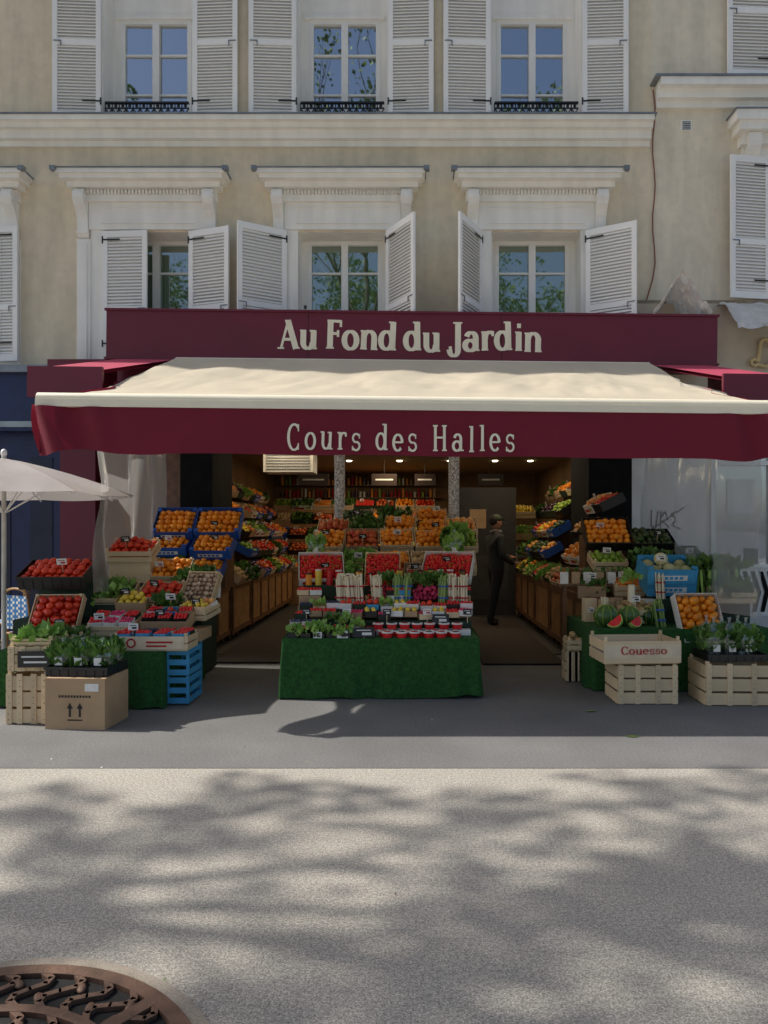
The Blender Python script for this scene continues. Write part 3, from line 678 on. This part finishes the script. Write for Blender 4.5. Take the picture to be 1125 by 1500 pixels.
for (x,f,k) in ((-.98,'orange','wood'),(-.58,'apple','card'),(-.16,'orange','wood'),(.26,'orange','wood'),(.62,'lime','wood')): crate(x,8.62,1.38+U(-.03,.03),.4,.34,.1,U(-.1,.1),.6,k,f,1,.8)
for (x,f,k) in ((-.98,'apple','wood'),(-.56,'leaf','wood'),(-.12,'orange','wood'),(.3,'orange','black'),(.66,'peach','wood')): crate(x,9.15,1.54+U(-.04,.04),.4,.34,.1,U(-.1,.1),.55,k,f,1,.6)
for (x,f,k) in ((-.7,'avocado','wood'),(-.2,'leaf','wood'),(.3,'orange','wood')): crate(x,9.6,1.68,.42,.34,.1,0,.5,k,f,1,.6)
b=B(); b.M=TR(.5,8.3,1.42); b.leaves((0,0,0),.12,FR['leaf'],80,.12,1.2); b.leaves((.05,0,.1),.1,FR['lettuce'],50,.11,1.2); b.finish('greens_bunch')
def bagged(b,x,y,z,w=.15,h=.26,fr='leaf'):
    b.leaves((x,y,z+h*.45),w*.42,FR[fr],70,.1,1.3); b.leaves((x,y,z+h*.2),w*.4,FR[fr],40,.08,1.0)
    def fn(u,v):
        a=u*6.2832; r=w*.52*(math.sin(min(1,v*1.15+.05)*math.pi)**.35+.12 if v<.98 else .25); r*=1+.12*noise.noise(Vector((math.cos(a)*2,math.sin(a)*2,v*4+x*9)))
        return (x+r*math.cos(a),y+r*.75*math.sin(a),z+h*v)
    b.grid(fn,18,8,BAGP); b.box(x-.03,x+.03,y-w*.42-.006,y-w*.42-.003,z+.06,z+.12,PAPER)
for k in (-1.05,.5):
    b=B(); bagged(b,k,7.98,1.25,.18,.32,'lettuce'); b.finish('bagged_salad')
# ---------------- left stall
b=B(); cloth_skirt(b,-3.6,-2.16,6.18,7.4,.5); b.finish('turf_covered_table')
b=B(); b.box(-3.3,-2.05,7.0,7.5,.3,.82,DGREEN); b.box(-3.4,-2.2,7.5,8.1,.02,1.0,DGREEN); b.box(-3.8,-3.3,6.8,7.6,.02,.7,DGREEN); b.box(-3.05,-1.95,6.62,6.99,.52,.62,CARD)
b.finish('stepped_display_stand')
b=B()
for k in range(2):
    b.M=TR(-2.06,6.5,.02+.25*k); 
    for z in (0,.09,.18): b.box(-.1,.1,-.2,-.19,z,z+.05,LBLUE); b.box(.09,.1,-.2,.2,z,z+.05,LBLUE); b.box(-.1,-.09,-.2,.2,z,z+.05,LBLUE); b.box(-.1,.1,.19,.2,z,z+.05,LBLUE)
    for sx in (-1,1):
        for sy in (-1,1): b.box(sx*.09-.012,sx*.09+.012,sy*.19-.012,sy*.19+.012,0,.245,LBLUE)
b.finish('blue_plastic_crate')
def punnet_crate(x,y,z,w,d,frs,yaw=0,tilt=0,kind='wood',h=.1,ink=False):
    b=B(); b.M=TR(x,y,z,yaw,tilt); crate_body(b,w,d,h,kind); nx=max(1,int(w/.135)); ny=max(1,int(d/.12))
    for i in range(nx):
        for j in range(ny): punnet(b,-w/2+w*(i+.5)/nx,-d/2+d*(j+.5)/ny,h*.6,random.choice(frs),.12,.1,.07)
    if ink:
        b.box(-w*.45,w*.45,-d/2-.004,-d/2-.001,.01,h*.95,mat('pale_veneer',(.72,.6,.42),.7,.1,9))
        for k in range(16):
            a=k/16*6.283; b.obox((-w*.25+.035*math.cos(a),-d/2-.006,h*.5+.035*math.sin(a)),(.014,.003,.014),REDINK)
        b.box(-w*.05,w*.3,-d/2-.008,-d/2-.005,h*.5,h*.62,REDINK); b.box(-w*.05,w*.22,-d/2-.008,-d/2-.005,h*.25,h*.36,REDINK)
    tag(b,U(-w*.3,w*.3),-d*.3,h+.04); b.finish('berry_crate')
punnet_crate(-2.27,6.36,.505,.66,.3,['strawberry','blueberry','strawberry'],0,0,'wood',.13,True)
punnet_crate(-2.75,6.66,.63,.42,.3,['strawberry','radish'],0,.3); punnet_crate(-2.28,6.74,.66,.44,.3,['strawberry','tomato'],0,.3,'card'); punnet_crate(-2.04,6.95,.72,.28,.26,['peach','lemon'],-.3,.2)
crate(-3.1,6.5,.52,.36,.3,.12,0,.1,'wood','leaf')
crate(-2.98,7.2,.86,.42,.32,.12,.05,.5,'wood','lettuce',1,.8); crate(-2.5,7.18,.86,.42,.32,.12,0,.45,'wood','tomato',1,.8); crate(-2.72,7.04,.78,.3,.2,.12,0,.4,'card','lemon'); crate(-2.35,6.98,.76,.3,.22,.1,.1,.4,'wood','leaf',1,1)
crate(-2.12,7.26,.9,.34,.44,.1,-.2,.95,'wood','mushroom',1,.2,.02)
crate(-2.25,7.55,1.0,.3,.3,.1,-.1,.4,'wood','leaf'); crate(-2.98,7.68,1.28,.48,.36,.13,.08,.35,'wood','tomato',1,1); b=B(); b.box(-3.2,-2.76,7.55,7.85,1.0,1.26,WOOD); b.finish('wooden_riser')
crate(-2.58,7.75,1.06,.4,.34,.12,0,.55,'wood','orange',1,1); crate(-3.42,6.95,1.07,.62,.38,.13,.06,.4,'black','tomato',2,.6); crate(-3.32,6.72,.74,.44,.38,.1,.1,.95,'wood','tomato',1,0)
b=B(); b.box(-3.65,-3.12,6.98,7.3,.7,1.04,DGREEN); b.finish('wooden_riser')
b=B(); 
for k in range(7): 
    x=-2.35+.06*k;  b.cyl((x,7.38+U(-.02,.02),.86),(x,7.38,1.0),.028,.028,random.choice([JAR,FR['lemon'],PAPER]),10)
b.finish('jam_jars')
for (x,w) in ((-2.98,.5),(-2.43,.56)): crate(x,9.1,1.6,w,.42,.12,.04,.8,'blue','orange',2,.6,.01)
crate(-3.02,8.95,1.3,.52,.34,.12,0,.4,'blue','orange',1,1); crate(-2.45,8.9,1.3,.5,.36,.12,0,.55,'blue','orange',1,1); crate(-2.5,8.78,1.02,.42,.34,.12,0,.55,'blue','orange'); crate(-2.98,8.75,1.02,.46,.32,.12,0,.4,'wood','leaf')
b=B(); b.box(-3.2,-2.3,9.05,9.3,.83,1.58,DHONEY); b.box(-3.2,-2.3,8.85,9.04,.83,1.28,DHONEY); b.box(-3.2,-2.4,8.65,8.84,.83,1.0,DHONEY); b.finish('wooden_riser')
b=B(); b.M=TR(-2.6,5.74,0,-.06); b.box(-.24,.24,-.2,.2,0,.4,CARD); b.box(-.242,.242,-.01,.01,.4,.402,mat('tape',(.5,.4,.25),.3))
for x in (-.04,.04):
    b.box(x-.008,x+.008,-.2025,-.2005,.1,.17,IRON); b.add([(x-.025,-.2025,.165),(x+.025,-.2025,.165),(x,-.2025,.21)],[(0,1,2)],IRON)
b.box(-.06,.06,-.2025,-.2005,.07,.08,IRON); b.box(.08,.19,-.2025,-.2005,.3,.36,PAPER)
for k in range(11): b.box(-.13+.024*k,-.13+.024*k+.015,-.2025,-.2005,.25,.268,IRON)
b.finish('cardboard_box')
b=B(); b.M=TR(-2.62,5.78,.405,-.06); crate_body(b,.5,.36,.07,'black')
for x in (-.16,0,.16):
    for y in (-.08,.08): bagged(b,x,y,.02,.16,.27)
b.finish('bagged_salad_tray')
def slat_crate(x,y,z,w,d,h,yaw,name='wooden_crate'):
    b=B(); b.M=TR(x,y,z,yaw); n=3; sh=h/n
    for k in range(n):
        z0=k*sh+.004; z1=z0+sh*.84; j=lambda:U(-.003,.003)
        b.box(-w/2,w/2,-d/2-.004,-d/2+.004,z0+j(),z1+j(),WOOD); b.box(-w/2,w/2,d/2-.004,d/2+.004,z0,z1,WOOD)
        b.box(-w/2-.004,-w/2+.004,-d/2+.005,d/2-.005,z0,z1,WOOD); b.box(w/2-.004,w/2+.004,-d/2+.005,d/2-.005,z0,z1,WOOD)
    for px in (-w/2+.03,-w/6,w/6,w/2-.03):
        b.box(px-.022,px+.022,-d/2-.012,-d/2-.0045,0,h,WOOD)
        for k in range(n):
            for dz in (.25,.6): b.cyl((px+U(-.008,.008),-d/2-.0135,k*sh+sh*dz),(px,-d/2-.012,k*sh+sh*dz),.003,.003,IRON,5)
    for sx in (-1,1):
        for sy in (-1,1): b.box(sx*(w/2-.025)-.015,sx*(w/2-.025)+.015,sy*(d/2-.02)-.012,sy*(d/2-.02)+.012,0,h+.015,WOOD)
    for k in range(4): y=-d/2+d*(k+.5)/4; b.box(-w/2,w/2,y-.03,y+.03,-.003,.004,WOOD)
    b.finish(name)
slat_crate(-3.07,5.88,0.005,.34,.36,.4,0); slat_crate(-3.06,5.88,.425,.35,.34,.2,.05); crate(-3.06,5.88,.63,.33,.3,.05,.05,0,'wood','lettuce',1,0)
b=B(); b.M=TR(-3.0,5.68,.46,.05); b.box(-.13,.13,-.008,0,0,.13,BLACKC); b.box(-.1,.08,-.011,-.009,.08,.092,CHALK); b.box(-.08,.1,-.011,-.009,.035,.05,CHALK); b.finish('price_board')
# ---------------- right stall
b=B(); cloth_skirt(b,1.78,3.5,6.85,8.0,.6); b.finish('turf_covered_table')
b=B(); b.box(2.6,3.5,7.3,8.0,.6,.85,DGREEN); b.box(2.62,3.5,8.0,8.9,.02,1.1,DGREEN); b.box(1.95,2.6,8.2,8.8,.83,1.1,DHONEY); b.finish('stepped_display_stand')
slat_crate(2.13,6.55,.005,.54,.4,.35,0); 
b=B(); b.M=TR(2.06,6.52,.37,.06); crate_body(b,.7,.42,.22,'wood')
b.box(-.35,.35,-.212,-.2095,.05,.17,mat('pale_veneer',(.72,.6,.42))); text(b,'Couesso',-.2,.22,-.214,.085,.07,REDINK,.25,.12)
b.box(-.33,.33,-.18,.18,.02,.03,BROWN); b.finish('wooden_crate')
slat_crate(2.95,6.5,.005,.64,.42,.37,-.03)
b=B(); b.M=TR(2.92,6.5,.39); crate_body(b,.52,.36,.06,'black')
for x in (-.17,-.03,.12):
    for y in (-.08,.08): bagged(b,x,y,.02,.15,.36)
bagged(b,.2,0,.02,.12,.3); b.finish('bagged_leek_tray')
slat_crate(1.68,7.4,.01,.14,.2,.3,0); crate(1.7,7.4,.33,.16,.22,.1,0,0,'wood','potato',1,0)
crate(2.85,7.05,.66,.44,.5,.09,.1,1.1,'white','orange',2,0,.0)
b=B()
for (x,y,r) in ((1.95,7.05,.11),(2.2,7.12,.1),(2.42,7.2,.09)):
    b.ball((x,y,.6+r),r,FR['wmelon'],(1.1,1,1),2)
    for s in range(9):
        a=s/9*6.283; pts=[(x+1.1*r*1.006*math.cos(t)*math.cos(a),y+r*1.006*math.cos(t)*math.sin(a),.6+r+r*1.006*math.sin(t)) for t in [(-1.5+3*i/8) for i in range(9)]]
        b.tube(pts,.005,FR['lime'],4)
b.finish('watermelons')
for (x,y,a,rr) in ((2.18,6.9,.5,-.4),(1.98,6.88,-.5,-.8),):
    b=B(); b.M=TR(x,y,.69,a,0)@Matrix.Rotation(-.5,4,'X')@Matrix.Rotation(rr,4,'Y')@Matrix.Scale(.75,4)
    n=12; arc=[(.1*math.cos(math.pi+math.pi*i/n),.1*math.sin(math.pi+math.pi*i/n)) for i in range(n+1)]
    b.add([(p,-.02,q) for p,q in arc]+[(p,.03,q) for p,q in arc],[tuple(range(n+1)),tuple(range(2*n+1,n,-1))],FR['strawberry'])
    b.add([(p,-.021,q) for p,q in arc]+[(p,.031,q) for p,q in arc]+[(p*1.1,-.021,q*1.1) for p,q in arc]+[(p*1.1,.031,q*1.1) for p,q in arc],
          [(i,i+1,2*n+2+i+1,2*n+2+i) for i in range(n)]+[(2*n+2+i,2*n+3+i,3*n+4+i,3*n+3+i) for i in range(n)],FR['lettuce'])
    for k in range(7): b.ball((U(-.06,.06),-.021,U(-.06,-.01)),.004,IRON,lv=0)
    b.finish('watermelon_slice')
crate(2.35,7.3,.64,.4,.3,.14,0,.1,'wood','potato',1,1); crate(3.3,7.3,.87,.38,.32,.12,0,.3,'wood','leaf')
crate(2.75,7.6,.92,.5,.34,.16,-.05,.3,'lblue','melon',2,1); crate(2.72,7.55,1.05,.52,.36,.16,.03,.3,'lblue','melon',2,1)
crate(3.25,7.7,.95,.42,.34,.14,0,.4,'green','leaf',1,1)
crate(2.36,8.55,1.48,.54,.42,.12,-.03,.8,'black','orange',2,1,.01); crate(2.85,8.45,1.38,.48,.36,.13,0,.5,'black','avocado',1,1); crate(3.2,8.3,1.17,.4,.36,.12,0,.4,'green','avocado',1,1)
crate(2.75,8.1,1.14,.44,.34,.12,0,.4,'black','leaf',1,1); crate(2.3,8.28,1.14,.4,.3,.12,0,.35,'wood','lime',1,1)
b=B(); b.box(2.1,2.62,8.5,8.8,1.1,1.5,DHONEY); b.box(2.62,3.1,8.4,8.8,1.1,1.34,DGREEN); b.finish('wooden_riser')
crate(2.05,7.95,.86,.3,.34,.14,-.3,.3,'card','leaf',1,1); crate(2.42,7.95,.88,.34,.3,.12,0,.3,'wood','carrot',1,1)
b=B()
for i in range(6):
    x=1.72+.13*i; b.obox((x,7.9,1.03),(.09,.06,.13),CARD if i%2 else PAPER,Matrix.Rotation(U(-.3,.3),3,'Z')); b.leaves((x,7.9,1.1),.03,FR['leaf'],8,.05)
b.box(1.66,2.48,7.82,7.98,.94,.96,DHONEY); b.box(1.7,1.74,7.86,7.94,.0,.94,DHONEY); b.finish('herb_bag_rack')
b=B()
for k in range(16):
    x=3.2+U(-.2,.25);y=7.45+U(-.1,.15); b.cyl((x,y,.86),(x+U(-.05,.05),y,1.15),.012,.018,FR['lettuce'],6); b.leaves((x,y,1.15),.06,FR['leaf'],8,.13,1.2)
b.finish('leek_bundle')
b=B(); b.cyl((2.28,7.3,.78),(2.28,7.3,1.0),.04,.035,FR['asparagus'],12); b.leaves((2.28,7.3,1.05),.08,FR['lettuce'],30,.09); b.finish('leafy_bouquet')
for (x,y,z,f) in ((2.0,7.25,.6,'asparagus'),(2.5,7.05,.6,'asparagusg'),(2.6,7.35,.85,'asparagus')): bundle(x,y,z,f,22,.25,.045)
b=B()
for (x,y,z) in ((2.05,7.4,.6),(1.9,7.5,.6),(2.5,7.45,.6),(2.2,7.55,.6)): b.obox((x,y,z+.12),(.13,.1,.24),random.choice([CARD,PAPER,WOOD]),Matrix.Rotation(U(-.3,.3),3,'Z')); tag(b,x,y-.06,z+.1,.07,.05)
b.finish('small_produce_boxes')
def curtain(x,y0,y1,z0,name='clear_side_curtain',x2=None):
    b=B(); x2=x if x2 is None else x2
    def fn(u,v):
        y=y0+(y1-y0)*u; zt=2.5+(y-5.8)*.33; return (x+(x2-x)*u+.05*math.sin(u*19+v*2)+.08*noise.noise(Vector((u*7,v*3,x))),y,z0+(zt-z0)*v)
    b.grid(fn,44,14,PLAST); b.finish(name)
curtain(-3.08,6.9,9.5,.95,x2=-3.3); curtain(3.12,6.4,9.6,.75)
# ------------------------------------------------------------------ sign & awning
b=B()
b.M=Matrix.Rotation(math.radians(.62),4,'Y')
sy=9.63
b.box(-4.16,4.13,sy,sy+.62,3.87,4.5,MARP); b.box(-4.18,4.15,sy-.02,sy+.6,4.5,4.53,MARP); b.box(-4.18,4.15,sy-.02,sy+.6,3.84,3.868,MARP)
for x in (-1.42,1.2): b.box(x-.003,x+.003,sy-.0015,sy-.0005,3.87,4.5,DARK)
text(b,'Au Fond du Jardin',-1.82,1.76,sy-.002,4.0,.385,CREAMP,.36,.15,.045,-.03,.45)
b.cyl((-1.45,sy-.1,4.52),(-1.45,sy-.1,4.56),.02,.02,IRON,8)
b.finish('shop_sign')
aw=empty('awning'); aw_M=Matrix.Rotation(math.radians(.62),4,'Y')
ay0,az0,ay1,az1=9.6,3.86,5.8,2.60
b=B(); b.M=aw_M
def af(u,v):
    x=-3.2+6.4*u; xx=x*(1-.045*v); y=ay0+(ay1-ay0)*v; z=az0+(az1-az0)*v
    n=noise.noise(Vector((x*.9,v*2.2,1)))*.04+noise.noise(Vector((x*2.6+v*2.5,v*1.6,5)))*.03+.016*math.sin(x*6+3*math.sin(v*4))*(1-v)
    n+=.03*abs(noise.noise(Vector((x*1.7-v*2,v*5,9))))+.014*abs(noise.noise(Vector((x*5+v*3,v*7,2))))
    return (xx,y,z-.1*math.sin(v*math.pi)+n*math.sin(min(1,v*1.15)*math.pi))
b.grid(af,160,70,CREAM); b.finish('canvas',aw)
b=B(); b.M=aw_M
b.cyl((-3.06,ay1,az1),(3.06,ay1,az1),.05,.05,CREAMP,16); b.box(-3.06,3.06,ay1-.055,ay1+.03,az1-.07,az1-.01,CREAMP)
for x in (-2.4,0,2.4): b.tube([(x,9.7,3.6),(x+.7*(1 if x<=0 else -1),7.7,3.0),(x,5.9,2.5)],.035,CREAMP,8)
b.cyl((-3.2,9.62,3.8),(3.2,9.62,3.8),.07,.07,CREAMP,12)
b.finish('front_bar_and_arms',aw)
b=B(); b.M=aw_M
def vf(u,v):
    x=-3.06+6.12*u; e=max(0,abs(x)-2.35)/.7
    return (x,ay1-.045+e*.07*math.sin(x*16+v*2)+.012*math.sin(x*3.1)*(1-v)*(1 if abs(x)>1.15 else 0),az1-.07-(.37+.015*math.sin(x*5)*(1 if x<-2 else .3))*(1-v)+e*.04*(1-v)*math.sin(x*9))
b.grid(vf,150,8,MAR)
def sv(sgn):
    def fn(u,v):
        y=ay1+1.9*u; zt=az1-.05+u*.6; return (sgn*(3.05+.07*math.sin(u*13+v*2)+.05*u),y,zt-(.4-.12*math.sin(u*3.1))*(1-v))
    return fn
b.grid(sv(-1),30,6,MAR); b.grid(sv(1),30,6,MAR); b.finish('valance',aw)
b=B(); b.M=aw_M; text(b,'Cours des Halles',-1.02,.86,ay1-.049,2.2,.21,CREAMP,.24,.11,.03,.28); b.finish('valance_lettering',aw)
for sg in (-1,1):
    b=B(); b.M=aw_M; xa,xb=sorted((sg*3.22,sg*4.0)); 
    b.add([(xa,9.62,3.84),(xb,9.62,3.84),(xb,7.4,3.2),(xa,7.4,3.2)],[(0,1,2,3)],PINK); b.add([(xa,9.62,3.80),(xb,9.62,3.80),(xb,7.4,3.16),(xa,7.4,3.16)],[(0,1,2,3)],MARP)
    b.box(xa,xb,7.36,7.398,2.9,3.22,MARP)
    xo=sg*4.0
    b.add([(xo,7.4,3.2),(xo,9.62,3.84),(xo,9.62,3.4),(xo,7.4,2.9)],[(0,1,2,3)],MARP)
    b.finish('side_awning')
# ------------------------------------------------------------------ parasol, chair, table
b=B(); px,py=-4.0,7.0; zt=2.27
n=8; 
for k in range(n):
    a0=k*2*math.pi/n+.2;a1=(k+1)*2*math.pi/n+.2
    def fn(u,v):
        a=a0+(a1-a0)*u; ch=math.cos(math.pi/n)/math.cos(a-(a0+a1)/2); r=1.22*v*ch*(1-.05*math.sin(u*math.pi)*v); z=zt-.36*v**1.1
        return (px+r*math.cos(a),py+r*math.sin(a),z+.02*math.sin(v*3.14)-.02*math.sin(u*math.pi)*v)
    b.grid(fn,6,8,GREY)
    b.cyl((px,py,zt-.03),(px+1.19*math.cos(a0),py+1.19*math.sin(a0),zt-.38),.008,.008,FRAME,6)
    b.cyl((px,py,zt-.55),(px+.6*math.cos(a0),py+.6*math.sin(a0),zt-.18),.007,.007,FRAME,6)
b.cyl((px,py,0.05),(px,py,zt+.03),.022,.022,mat('pale_pole',(.6,.58,.52),.5),12); b.ball((px,py,zt+.05),.03,FRAME,(1,1,1.4),1); b.cyl((px,py,0),(px,py,.06),.25,.25,KERB,20)
b.finish('parasol')
def chair(x,y,yaw):
    b=B(); b.M=TR(x,y,0,yaw); W=mat('rattan',(.35,.19,.07),.5,.2); A=mat('blue_weave',(.04,.2,.5),.5,.1,60); 
    for sx in (-1,1):
        b.tube([(sx*.2,.2,0),(sx*.2,.19,.45),(sx*.19,.24,.85)],.013,W,8); b.tube([(sx*.2,-.2,0),(sx*.19,-.18,.45)],.013,W,8); b.tube([(sx*.2,-.18,.2),(sx*.2,.19,.2)],.009,W,6)
    pts=[(.19*math.cos(t),.24,.85+.09*math.sin(t)) for t in [math.pi*i/10 for i in range(11)]]; b.tube(pts,.013,W,8)
    for i in range(12):
        for j in range(12):
            b.obox((-.176+.032*i,-.176+.032*j,.455),(.03,.03,.012),A if (i+j)%2 or i%3==0 else WHITEC)
            b.obox((-.165+.03*i,.225,.52+.03*j),(.028,.012,.028),A if (i+j)%2 or i%3==0 else WHITEC)
    b.tube([(-.2,-.19,.45),(.2,-.19,.45),(.2,.2,.45),(-.2,.2,.45),(-.2,-.19,.45)],.013,W,8)
    b.finish('bistro_chair')
chair(-4.08,7.75,2.7); chair(-4.9,8.6,-1.2); chair(-4.4,9.2,.3)
b=B(); b.cyl((-4.5,7.2,.72),(-4.5,7.2,.74),.3,.3,WHITEC,28); b.cyl((-4.5,7.2,.02),(-4.5,7.2,.72),.02,.02,IRON,10); b.cyl((-4.5,7.2,0),(-4.5,7.2,.03),.2,.18,IRON,20); b.finish('bistro_table')
b=B(); 
for k in range(9):
    b.add([(4.15+.1*k,8.8,.55),(4.2+.1*k,8.8,.55),(4.26+.1*k,8.8,.8),(4.18+.1*k,8.8,1.05),(4.13+.1*k,8.8,1.05),(4.2+.1*k,8.8,.8)],[(0,1,2,5),(5,2,3,4)],BLACKP)
b.box(4.05,5.3,8.81,8.83,.5,1.1,WHITEC); b.box(4.05,5.3,8.78,8.86,1.1,1.14,FRAME); 
for x in (4.08,5.27): b.box(x-.02,x+.02,8.8,8.84,0,1.1,FRAME)
b.finish('terrace_screen')
# ------------------------------------------------------------------ shopkeeper
def person(x,y,yaw):
    P=[(0,0,.98,.155,.12),(0,0,1.12,.16,.12),(0,.01,1.28,.18,.135),(0,.01,1.42,.17,.115),(0,0,1.51,.065,.065),(0,-.01,1.58,.055,.06)]
    V=[p[:3] for p in P]; Rr=[p[3:] for p in P]; E=[(i,i+1) for i in range(5)]
    def chain(root,pts):
        last=root
        for p in pts: V.append(p[:3]); Rr.append((p[3],p[3])); E.append((last,len(V)-1)); last=len(V)-1
        return last
    chain(0,[(.1,0,.9,.11),(.12,-.05,.5,.075),(.13,.03,.1,.055),(.13,.02,.05,.05),(.14,-.12,.035,.038)])
    chain(0,[(-.1,0,.9,.11),(-.11,.08,.5,.075),(-.11,.16,.1,.055),(-.11,.15,.05,.05),(-.12,.01,.035,.038)])
    wr=chain(3,[(.2,.0,1.42,.08),(.27,-.06,1.15,.062),(.2,-.32,1.1,.045),(.19,-.36,1.1,.028)])
    wl=chain(3,[(-.2,.0,1.42,.08),(-.28,.02,1.13,.062),(-.22,-.2,1.02,.045),(-.21,-.24,1.01,.028)])
    for w in (wr,wl):
        bx,by,bz=V[w]; pl=chain(w,[(bx,by-.05,bz,.024)]); px_,py_,pz_=V[pl]
        for k,l in enumerate((.06,.07,.065,.05)):
            o=(k-1.5)*.018; chain(pl,[(px_+o,py_-.03,pz_-.002,.009),(px_+o,py_-.03-l*.5,pz_-.012,.008),(px_+o,py_-.03-l*.8,pz_-.035,.007)])
        sg=-1 if w==wr else 1; chain(w,[(bx+sg*.03,by-.03,bz-.01,.009),(bx+sg*.045,by-.06,bz-.02,.008)])
    me=bpy.data.meshes.new('body'); me.from_pydata(V,E,[]); o=bpy.data.objects.new('body',me); scene.collection.objects.link(o)
    md=o.modifiers.new('s','SKIN'); 
    for i,sv_ in enumerate(me.skin_vertices[0].data): sv_.radius=Rr[i]; sv_.use_root=(i==0)
    sb=o.modifiers.new('u','SUBSURF'); sb.levels=2; sb.render_levels=2
    dg=bpy.context.evaluated_depsgraph_get(); ev=o.evaluated_get(dg); m2=bpy.data.meshes.new_from_object(ev)
    o.modifiers.clear(); o.data=m2
    SK=mat('skin',(.45,.24,.16),.5,.05); JK=mat('dark_jacket',(.022,.024,.028),.8,.2,10); TRO=mat('dark_trousers',(.012,.014,.02),.8,.2,10); SH=mat('shoe',(.02,.015,.012),.5)
    m2.materials.clear()
    for m in (JK,TRO,SK,SH): m2.materials.append(m)
    for p in m2.polygons:
        c=p.center; p.use_smooth=True
        p.material_index=3 if c.z<.09 else 1 if c.z<.9 else 2 if c.z>1.51 or c.y<-.345 or (c.y<-.225 and c.x<0) else 0
    e=empty('shopkeeper'); o.parent=e
    b=B(); hz=1.68
    b.ball((0,-.01,hz),.1,SK,(.8,.95,1.18),2); b.ball((0,-.108,hz-.015),.016,SK,(.8,1,1.4),1)
    for s in (-1,1):
        b.ball((s*.03,-.09,hz+.015),.012,WHITEC,(1.2,.7,.8),1); b.ball((s*.03,-.099,hz+.015),.006,IRON,lv=1); b.ball((s*.081,0,hz),.024,SK,(.4,.7,1.2),1)
    b.box(-.022,.022,-.1,-.094,hz-.058,hz-.05,mat('lip',(.3,.1,.08),.5))
    HR=mat('dark_hair',(.015,.012,.01),.7,.3); b.ball((0,.02,hz+.035),.103,HR,(.86,.95,1.02),2)
    CP=mat('olive_cap',(.05,.06,.035),.8,.2); b.ball((0,.0,hz+.06),.105,CP,(.9,1.0,.75),2); b.obox((0,-.13,hz+.05),(.14,.1,.012),CP,Matrix.Rotation(.2,3,'X'))
    b.finish('head',e)
    b=B(); sc=mat('scarf',(.16,.16,.17),.9,.3,30)
    for i in range(14):
        a=i/14*6.283; b.ball((.075*math.cos(a),.07*math.sin(a),1.53+.01*math.sin(a*3)),.035,sc,(1,1,.8),1)
    b.finish('scarf',e)
    e.location=(x,y,.012); e.rotation_euler=(0,0,yaw)
person(1.42,11.7,1.9)
# ------------------------------------------------------------------ trees
def tree(x,y,h,seed,crown_r,base,leaf_n,lsize=.11,spread=.38,keep=1.0):
    random.seed(seed); b=B(); tips=[]
    def br(p,d,l,r,lev):
        q=p+d*l; b.cyl(p,q,r,r*.72,BARK,8 if lev<2 else 5,False)
        if lev>=4: tips.append(q); return
        if lev>=2: tips.append(q)
        for k in range(3 if lev<3 else 2):
            nd=(d+Vector((U(-1,1),U(-1,1),U(-.15,.6)))*.75).normalized(); br(q,nd,l*U(.62,.85),r*.55,lev+1)
    p=Vector((x,y,-.1)); top=Vector((x+U(-.1,.1),y+U(-.1,.1),base)); b.cyl(p,top,.17,.12,BARK,14)
    for k in range(5):
        a=k*1.26+U(-.3,.3); br(top,Vector((math.cos(a)*.45,math.sin(a)*.45,1)).normalized(),(h-base)*.3,.05,0) if k<4 else br(top,Vector((0,0,1)),(h-base)*.36,.07,0)
    for t in tips:
        if (Vector((t.x-x,t.y-y))).length>crown_r*1.25 or R()>keep: continue
        s=U(.5,1.2); b.leaves(t,spread*s,LEAF,int(leaf_n*s*s)+4,lsize,.1)
    b.finish('street_tree')
tree(-1.3,1.77,14,3,2.6,6.5,9,.12,.38,.9); tree(5.9,1.8,14,8,2.6,6.8,9,.12,.38,.8)
tree(-8.6,1.5,13.5,11,3.4,6.0,45,.14,.3,.5); tree(-8.9,4.0,12.5,17,2.0,7.5,40,.13,.26,.14); tree(-12.4,3.0,14.5,5,2.6,8.5,45,.14,.28,.26)
for i,(x,y) in enumerate(((-9,-14),(-3,-15),(3.5,-14),(10,-15))): tree(x,y,15,20+i,3.6,5.5,16,.16,.4,.8)
# ------------------------------------------------------------------ light, world, camera
trav=Vector((.92,-.15,-1)).normalized()
l=bpy.data.lights.new('sun','SUN'); l.energy=5; l.angle=math.radians(.6); l.color=(1,.95,.86)
so=bpy.data.objects.new('sun',l); scene.collection.objects.link(so); so.rotation_euler=trav.to_track_quat('-Z','Y').to_euler()
w=bpy.data.worlds.new('World'); scene.world=w; w.use_nodes=True; nt=w.node_tree
sk=nt.nodes.new('ShaderNodeTexSky'); sk.sky_type='NISHITA'; sk.sun_disc=False; sk.sun_elevation=math.asin(-trav.z); sk.sun_rotation=math.atan2(-trav.x,-trav.y)
sk.dust_density=3.0; sk.air_density=1.0
nt.links.new(sk.outputs[0],nt.nodes['Background'].inputs[0]); nt.nodes['Background'].inputs[1].default_value=.15
cam=bpy.data.cameras.new('camera'); co=bpy.data.objects.new('camera',cam); scene.collection.objects.link(co); scene.camera=co
co.location=(0,0,1.55); co.rotation_euler=(math.radians(90),0,0)
cam.sensor_fit='VERTICAL'; cam.sensor_height=36; cam.lens=36*1040/1500; cam.shift_x=-(600-562.5)/1500; cam.shift_y=(778-750)/1500; cam.clip_end=1000; cam.clip_start=.05
scene.view_settings.view_transform='Standard'; scene.view_settings.look='None'; scene.view_settings.exposure=0
